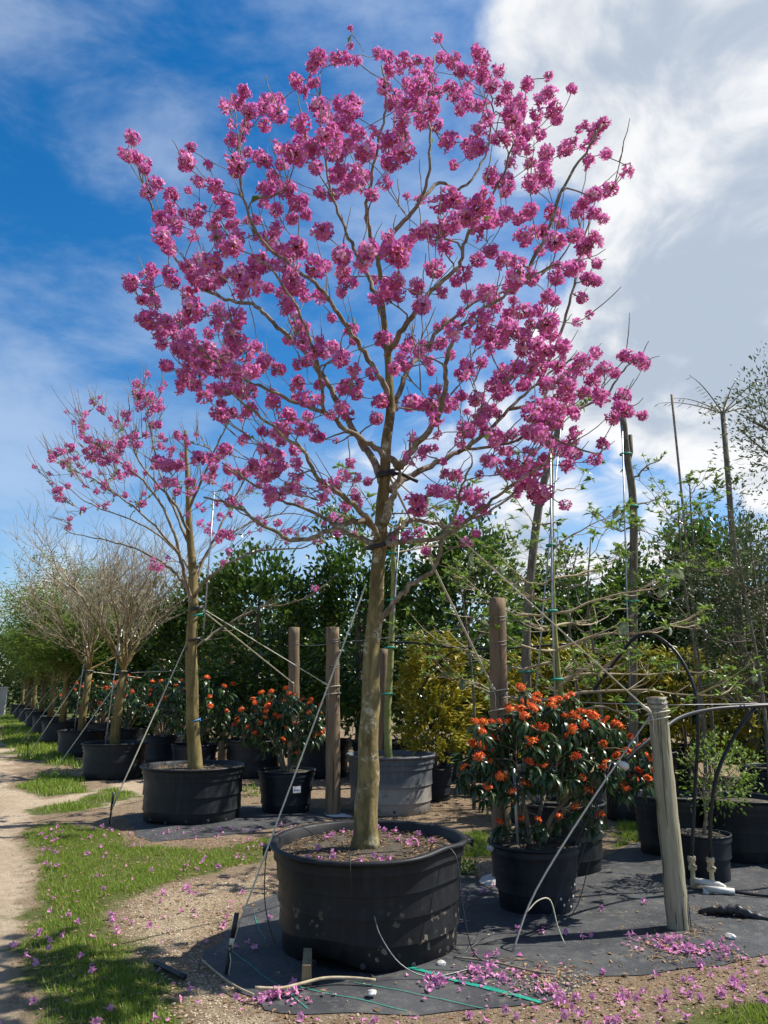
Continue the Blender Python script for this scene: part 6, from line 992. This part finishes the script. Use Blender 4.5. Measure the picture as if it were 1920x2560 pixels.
def tuft_sapling(name, label, base, z0, trunk, tr, branches, seed, bark='bark_grey', leaf=.085, tufts_=True, conduit=True, leafmat='leaf_light', density=1.0):
    R = random.Random(seed); rng = np.random.default_rng(seed); t = thing(name, label, 'tree', (base[0], base[1], z0)); O = np.array([base[0], base[1], z0])
    P = smooth_path(trunk, 4); n = len(P); rr = [tr[0]+(tr[1]-tr[0])*i/(n-1) for i in range(n)]; mb = MB(); mb.tube([p-O for p in P], rr, 10, bump=.06); mb.build('trunk', M[bark], t); tips = []
    for (f, az, L, rise) in branches:
        s = P[int(f*(n-1))]; d = np.array([math.cos(az), math.sin(az), 0]); pts = [s+d*L*q+np.array([0, 0, rise*L*q*q+.06*math.sin(q*5+az)])+np.array([R.gauss(0, .015) for _ in range(3)]) for q in np.linspace(0, 1, 8)]
        mb = MB(); r0 = min(.016, rr[int(f*(n-1))]*.6); mb.tube([p-O for p in pts], [r0*(1-.7*q) for q in np.linspace(0, 1, 8)], 6, False); tips.append(pts[-1])
        for k in range(int(6*L*density)+1):
            i = R.randint(2, 7); a = az+R.choice((-1, 1))*R.uniform(.4, 1.2); l = L*R.uniform(.15, .4); q0 = pts[i]; dd = np.array([math.cos(a), math.sin(a), R.uniform(-.1, .6)]); e = q0+dd*l+np.array([0, 0, .12*l]); mb.tube([q0-O, (q0+dd*l*.5)-O, e-O], [r0*.45, r0*.35, .0025], 4, False); tips.append(e)
        mb.build('branch', M['twig'] if bark != 'bark_green' else M['twig_tan'], t)
    if tufts_:
        T = np.array(tips); m = 8; p = np.repeat(T, m, 0)-O; d = unit(rng.normal(0, 1, (len(p), 3))*np.array([1, 1, .5])+np.array([0, 0, .6])); V, F = leaves(p, d, leaf*rng.uniform(.6, 1.3, len(p)), leaf*.42*rng.uniform(.7, 1.2, len(p)), None, .2, .2, rng); place('leaf_tufts', np_mesh('leaf_tufts', V, F, [M[leafmat]]), t)['kind'] = 'stuff'
    if conduit:
        a, b = P[0]-O, P[-1]-O; mb = MB(); mb.tube([(a[0]-.05, a[1]-.03, 0), (b[0]*.5+a[0]*.5-.05, a[1]-.03, b[2]*.5), (b[0]-.03, b[1]-.03, b[2]*.97)], .012, 6); mb.build('support_conduit', M['metal'], t)
        for f in (.25, .42, .6, .8):
            c = P[int(f*(n-1))]-O; q = rr[int(f*(n-1))]+.012; mb = MB(); mb.tube([(c[0]-.02+(q+.02)*math.cos(k*.55), c[1]-.01+q*math.sin(k*.55), c[2]+.006*k*.2) for k in range(13)], .009, 5, flat=1.6); mb.build('green_tie', M['green_tape'], t)
    return t, O, tips
R5 = random.Random(55)
br = [(f, a, L, r) for f, a, L, r in [(.36, -.3, 1.5, .05), (.38, 3.3, 1.2, .12), (.30, -1.0, 1.0, -.05), (.34, 2.4, 1.0, .1), (.42, .3, 1.45, .12), (.46, 3.0, 1.25, .15), (.50, -.5, 1.3, .2), (.52, 3.6, 1.0, .2), (.55, .7, 1.1, .3), (.60, 2.7, .95, .35), (.62, -.2, 1.15, .35), (.66, 3.4, .8, .4), (.70, .4, .9, .45), (.74, 2.9, .65, .5), (.80, -.4, .7, .6), (.86, 3.0, .45, .7), (.9, .5, .5, .8), (.44, -1.4, .9, .1), (.58, 1.6, .9, .25), (.40, 1.3, 1.0, .1)]]
sapA, OA, tipsA = tuft_sapling('sapling', 'wide-branching sapling with few leaf tufts in the deep pot behind the bush', (1.74, 8.12), .58, [(1.78, 8.12, .55), (1.86, 8.1, 1.2), (1.80, 8.1, 1.8), (1.78, 8.1, 2.5), (1.80, 8.1, 3.2), (1.85, 8.1, 4.35)], (.040, .012), br, 111, bark='bark_green', density=1.3)
BIG = []
for s in range(3):
    V, F = [], []; n = 8
    for k in range(n+1):
        q = k/n; wd = .5*math.sin(math.pi*min(1, q*.96+.04))**.8
        for j in (-1, -.5, 0, .5, 1): V.append((wd*j*.095, q*.13, .018*abs(j)+.012*math.sin(q*4+s)-.03*q*q))
    for k in range(n):
        for j in range(4): b = k*5+j; F.append((b, b+1, b+6, b+5))
    BIG.append(np_mesh('large_leaf', np.array(V), F, [M['leaf_big']], smooth=True))
for k in range(34):
    e = R5.choice(tipsA); place('large_leaf', R5.choice(BIG), sapA, e-OA, (rad(-70)+R5.uniform(-.5, .5), R5.uniform(-.4, .4), R5.uniform(0, 6.28)), R5.uniform(.6, 1.15))
tuft_sapling('sapling', 'smooth green-trunked sapling tied to conduit in the weathered grey tub', (.10, 11.72), .70, [(.07, 11.7, .62), (.05, 11.7, 1.29), (.09, 11.7, 1.95), (.12, 11.7, 2.64), (.15, 11.7, 3.34), (.15, 11.7, 3.84), (.28, 11.7, 4.3)], (.058, .03), [(.80, .4, 1.0, .5), (.86, 2.6, .9, .6), (.92, .9, .8, .7), (.97, -.4, .9, .6), (.98, 3.5, .8, .8)], 112, bark='bark_green', leaf=.12, density=2)
mb = MB()
tB, OB, _ = tuft_sapling('sapling', 'leaning dark mossy trunk with a leafy tip beside the wide sapling', (1.95, 11.0), 0, [(1.95, 11, 0), (1.98, 11, 1.63), (2.04, 11, 2.72), (2.28, 11, 4.34), (2.62, 11, 5.5), (2.70, 11, 5.85)], (.075, .045), [(.98, .3, .35, .6), (.99, 2.4, .3, .8), (.9, -.6, .4, .5), (.72, 3.2, .6, .4)], 113, bark='bark_grey', leaf=.10)
tC, OC, _ = tuft_sapling('sapling', 'straight dark mossy trunk cut off in a short fork at the top', (3.42, 11.0), 0, [(3.42, 11, 0), (3.43, 11, 1.07), (3.56, 11, 2.91), (3.66, 11, 4.3), (3.62, 11, 5.1), (3.60, 11, 5.72)], (.070, .050), [(.62, .5, .7, .6), (.55, 2.8, .6, .5), (.7, -.5, .5, .7)], 114, bark='bark_grey', leaf=.07)
mb = MB(); mb.tube([(.19, 0, 4.95), (.27, .02, 5.15), (.28, .02, 5.42)], [.04, .035, .03], 8); mb.build('fork_stub', M['bark_grey'], tC)
for x, y, lab in ((1.95, 11.0, 'black tub of the leaning mossy trunk, mostly hidden by the orange bush'), (3.42, 11.0, 'black tub of the forked mossy trunk behind the leaning post')): make_pot('tree_tub', lab, (x, y, 0), .46, .66, 'pot_black', seed=x, n=40)
tuft_sapling('sapling', 'slim nearly leafless sapling beside the tall bamboo cane', (4.92, 12.0), 0, [(4.92, 12, 0), (4.95, 12, 2.5), (4.9, 12, 4.0), (4.93, 12, 5.0)], (.03, .010), [(.55, .2, .9, .6), (.6, 2.9, .8, .7), (.7, -.4, .8, .9), (.75, 3.3, .9, .9), (.82, .4, .9, 1.1), (.88, 2.7, .7, 1.3), (.97, .2, .4, 1.5)], 115, leaf=.06, conduit=False)
rope('tall thin bamboo cane standing up against the clouds', [(4.85, 12.0, 0), (4.80, 12.0, 3.4), (4.76, 12.0, 6.45)], .020, 'twig', 'bamboo_cane', 'cane', 6)
for k, (x, y, h, lab) in enumerate(((2.75, 10.2, 3.7, 'slim leafy sapling close behind the hooped pipe'), (4.2, 10.6, 4.3, 'slim leafy sapling between the forked trunk and the olive-leaved tree'), (3.0, 12.4, 4.0, 'slim sapling with pale shoots in front of the croton hedge'), (1.3, 11.8, 3.6, 'slim leafy sapling close behind the tall post'), (4.7, 9.9, 3.9, 'slim sapling leaning in front of the olive-leaved tree'))):
    q = random.Random(300+k); tuft_sapling('sapling', lab, (x, y), 0, [(x, y, 0), (x+.04, y, h*.4), (x-.05, y, h*.75), (x+q.uniform(-.2, .2), y, h)], (.028, .008), [(q.uniform(.35, .97), q.uniform(0, 6.28), q.uniform(.5, 1.1), q.uniform(.15, .8)) for _ in range(13)], 300+k, leaf=.10, conduit=False, density=1.4, leafmat='leaf_light')
# thin palm-like tree
pt = thing('thin_palm', 'thin-trunked palm with a few drooping feather fronds against the clouds', 'palm', (5.95, 13.0, 0)); mb = MB()
mb.tube([(0, 0, 0), (.03, 0, 2.0), (.03, 0, 3.9), (.07, 0, 5.2), (.09, 0, 6.5)], [.062, .058, .052, .048, .044], 12, bump=.12); mb.build('trunk', M['bark_grey'], pt)
for k, (az, L, rs) in enumerate([(.1, 1.15, .35), (-.25, .95, .75), (3.2, 1.15, .35), (2.6, .8, .9), (1.5, .9, .6), (4.6, .9, .6), (.9, .7, 1.3), (3.6, .75, 1.2), (5.6, .8, 1.0)]):
    mb = MB(); d = np.array([math.cos(az), math.sin(az), 0]); s = np.array([-d[1], d[0], 0]); c = [np.array([.09, 0, 6.48])+d*L*q+np.array([0, 0, L*(rs*q-.25*rs*q*q-.12*q**3)]) for q in np.linspace(0, 1, 14)]; mb.tube(c, [.014-.0008*i for i in range(14)], 5, False)
    for i in range(3, 14):
        for sg in (-1, 1):
            if R5.random() < .35: continue
            l = .16*(1-.5*abs(i/13-.55)); p = c[i]; e = p+s*sg*l*.7+d*l*.5+np.array([0, 0, -.3*l]); mb.add([p, p*.5+e*.5+d*.012, e, p*.5+e*.5-d*.012], [(0, 1, 2, 3)], 1)
    mb.build('frond', [M['twig'], M['leaf_olive']], pt, False)
# fine-leaved olive-green tree at the right
leafy_tree('olive_tree', 'fine olive-leaved tree behind the hooped black pipe', 'tree', (5.45, 11.2), 0, .07, (5.5, 11.2, 2.75), (1.2, 1.0, 1.5), 620, 30, (.10, .10, .10), .055, .022, 'leaf_olive', seed=121, limbs=18, shell=.25, lump=.3)
leafy_tree('olive_tree', 'tall fine-leaved tree standing beside the thin-trunked palm', 'tree', (5.85, 9.6), 0, .07, (5.35, 9.6, 4.9), (.85, .8, 1.3), 200, 20, (.10, .10, .12), .07, .026, 'leaf_olive', seed=122, limbs=14, shell=.2, lump=.35)
make_pot('tree_tub', 'black tub of the fine olive-leaved tree', (5.45, 11.2, 0), .48, .66, 'pot_black', seed=7, n=40); make_pot('tree_tub', 'black tub of the tall fine-leaved tree', (5.85, 9.6, 0), .48, .66, 'pot_black', seed=8, n=40)
leafy_tree('small_shrub', 'light green small-leaved shrub in the small bluish pot', 'shrub', (2.98, 7.66), .37, .018, (3.18, 7.68, .92), (.42, .36, .40), 70, 14, (.05, .05, .04), .05, .024, 'leaf_light', bark='twig', seed=123, full=True, limbs=14, shell=.2, up=.1)
for i, (x, y, s) in enumerate(((.75, 7.9, .12), (-2.2, 13.2, .2), (-3.0, 14.4, .25), (-6.1, 15.3, .25), (3.6, 11.8, .2))): leafy_tree('weed', 'low leafy weed sprouting from the yard soil', 'weed', (x, y), 0, .004, (x, y, s*.4), (s, s, s*.5), 26, 8, (.03, .03, .02), .05, .025, 'leaf_light', bark='twig', seed=130+i, limbs=3, group='weeds in the yard', shell=.1)
# block wall far down the track
wl = thing('block_wall', 'weathered pale block wall at the far end of the grassy track', 'wall', (-24.3, 46, 0)); mb = MB(); mb.box((0, 0, .8), (4.5, .25, 1.6), .1); mb.build('panel', M['wall'], wl, False)
mb = MB(); mb.box((0, 0, 1.63), (4.6, .34, .06), .1); mb.build('coping', M['concrete'], wl, False)
# ---------------- fallen blossom ----------------
def fallen_mesh(seed):
    rng = random.Random(seed); V, F, MI = [], [], []; flower(rng, (0, -.026, .012), (rng.uniform(-.2, .2), 1, rng.uniform(-.05, .25)), .046, V, F, MI)
    A = np.array([tuple(v) for v in V]); A[:, 2] = np.clip(A[:, 2], -.002, None)*.75; A[:, 0] *= rng.uniform(.6, .95)
    A += np.random.default_rng(seed).normal(0, .0022, A.shape); A[:, 2] -= A[:, 2].min()
    return np_mesh('fallen_flower', A, F, [M['petal_fallen'], M['petal_fallen'], M['throat']], [0 if m == 1 else m for m in MI])
FALL = [fallen_mesh(i+1) for i in range(7)]
FR = random.Random(77)
def mz(q): return wrinkle(q[0], q[1])+.003
def gz(q): return relief(q[0], q[1])+.004
FALLEN_LABEL = {'grass': ('fallen pink trumpet flower lying in the patchy grass', 'flowers fallen on the grass'), 'mat': ('fallen pink trumpet flower lying on the wide black weed mat', 'flowers fallen on the wide mat'), 'dirt': ('fallen pink trumpet flower on the bare brown soil beyond the mat edge', 'flowers fallen on the soil strip'),
                'sand': ('fallen pink trumpet flower lying on the sandy track', 'flowers fallen on the track'), 'gravel': ('fallen pink trumpet flower lying on the pale gravel', 'flowers fallen on the gravel'), 'tub': ('fallen pink flower resting on the soil in the biggest tub', 'flowers fallen in the biggest tub'), 'back': ('fallen pink flower on or beside the crumpled back mat', 'flowers fallen round the second tree')}
def drop(q, where, z, s=1.0):
    o = place('fallen_flower', FR.choice(FALL), None, (q[0], q[1], z), (FR.uniform(-.25, .25), FR.uniform(-.25, .25), FR.uniform(0, 6.28)), s*FR.uniform(.8, 1.2))
    lab, g = FALLEN_LABEL[where]; return tag(o, lab, 'flower', g)
def spread(poly, n, where, zf, s=1.0, lift=0.0, avoid=()):
    for q in rand_in(poly, n):
        if any(math.hypot(q[0]-a, q[1]-b) < r for a, b, r in avoid): continue
        drop(q, where, zf(q)+lift, s)
def pile(c, sx, sy, n, where, zf, s=1.0):
    for k in range(n): q = (c[0]+FR.gauss(0, sx), c[1]+FR.gauss(0, sy)); drop(q, where, zf(q)+FR.uniform(0, .012), s)
POTS = [(P1[0], P1[1], .70), (1.22, 6.72, .40), (1.74, 8.12, .5), (2.98, 7.66, .3), (2.15, 6.14, .1), (3.05, 8.75, .4), (3.72, 8.55, .45)]
NEARMAT = [p for p in MAT_FRONT if p[0] < 3.3 and p[1] < 9]
spread(GRASS[0], 62, 'grass', gz, 1.0, .018); spread(GRASS[7], 12, 'grass', gz, 1.0, .015)
spread(NEARMAT, 26, 'mat', mz, avoid=POTS); spread(DIRT, 34, 'dirt', gz); spread(SAND[:6]+SAND[-2:], 30, 'sand', gz); spread(GRAVEL, 16, 'gravel', gz)
pile((-.62, 4.90), .10, .05, 14, 'mat', mz); pile((.30, 5.10), .06, .05, 9, 'mat', mz); pile((.62, 5.22), .12, .10, 14, 'mat', mz); pile((.95, 4.88), .08, .05, 10, 'mat', mz); pile((2.08, 5.66), .14, .06, 14, 'mat', mz); pile((1.95, 5.85), .07, .05, 5, 'mat', mz)
pile((1.45, 5.92), .14, .05, 5, 'mat', mz); pile((.50, 7.05), .10, .08, 8, 'mat', mz); pile((1.45, 4.90), .2, .06, 12, 'dirt', gz); pile((2.1, 5.05), .14, .05, 9, 'dirt', gz); pile((1.0, 4.62), .25, .05, 9, 'dirt', gz)
for k in range(24):
    a = FR.uniform(0, 6.28); r = .60*FR.uniform(.35, .97); q = (P1[0]+r*math.cos(a), P1[1]+r*math.sin(a)); drop(q, 'tub', .012+.68*.885+.022+math.sin(rad(1.5))*(q[1]-P1[1]))
MB_POLY = [(-3.6, 9.3), (-1.2, 9.0), (-.4, 10.2), (-.9, 10.6), (-2.0, 10.1), (-3.4, 10.0)]
spread(MB_POLY, 26, 'back', mz)
# the many small petals too far away or too broken to count
def petal_bits(spots, zf):
    q = np.vstack(spots); m = len(q); az = NP.uniform(0, 6.28, m); d = np.stack([np.cos(az), np.sin(az), NP.uniform(-.05, .4, m)], 1); z = np.array([zf(a)+.004 for a in q])
    return leaves(np.stack([q[:, 0], q[:, 1], z], 1), d, .034*NP.uniform(.5, 1.3, m), .026*NP.uniform(.5, 1.2, m), NP.uniform(-.6, .6, m), .25, .1)
V1, F1 = petal_bits([rand_in(GRASS[0], 120), rand_in(SAND[:8]+SAND[-2:], 90), rand_in(DIRT, 130), rand_in(GRAVEL, 60)], lambda a: gz(a)+.012)
V2, F2 = petal_bits([np.array([(2.08, 5.66)])+NP.normal(0, (.15, .06), (90, 2)), np.array([(.8, 5.1)])+NP.normal(0, (.25, .14), (110, 2)), np.array([(-.6, 4.9)])+NP.normal(0, (.12, .05), (40, 2)), rand_in(MB_POLY, 90), np.array([(1.9, 5.85)])+NP.normal(0, (.1, .06), (40, 2)), np.array([(.5, 7.05)])+NP.normal(0, (.12, .08), (50, 2))], mz)
tag(place('petal_scatter', np_mesh('petal_scatter', np.vstack([V1, V2]), np.vstack([F1, F2+len(V1)]), [M['petal_fallen']])), 'torn pink petals strewn over grass, soil and mats', 'petals', kind='stuff')
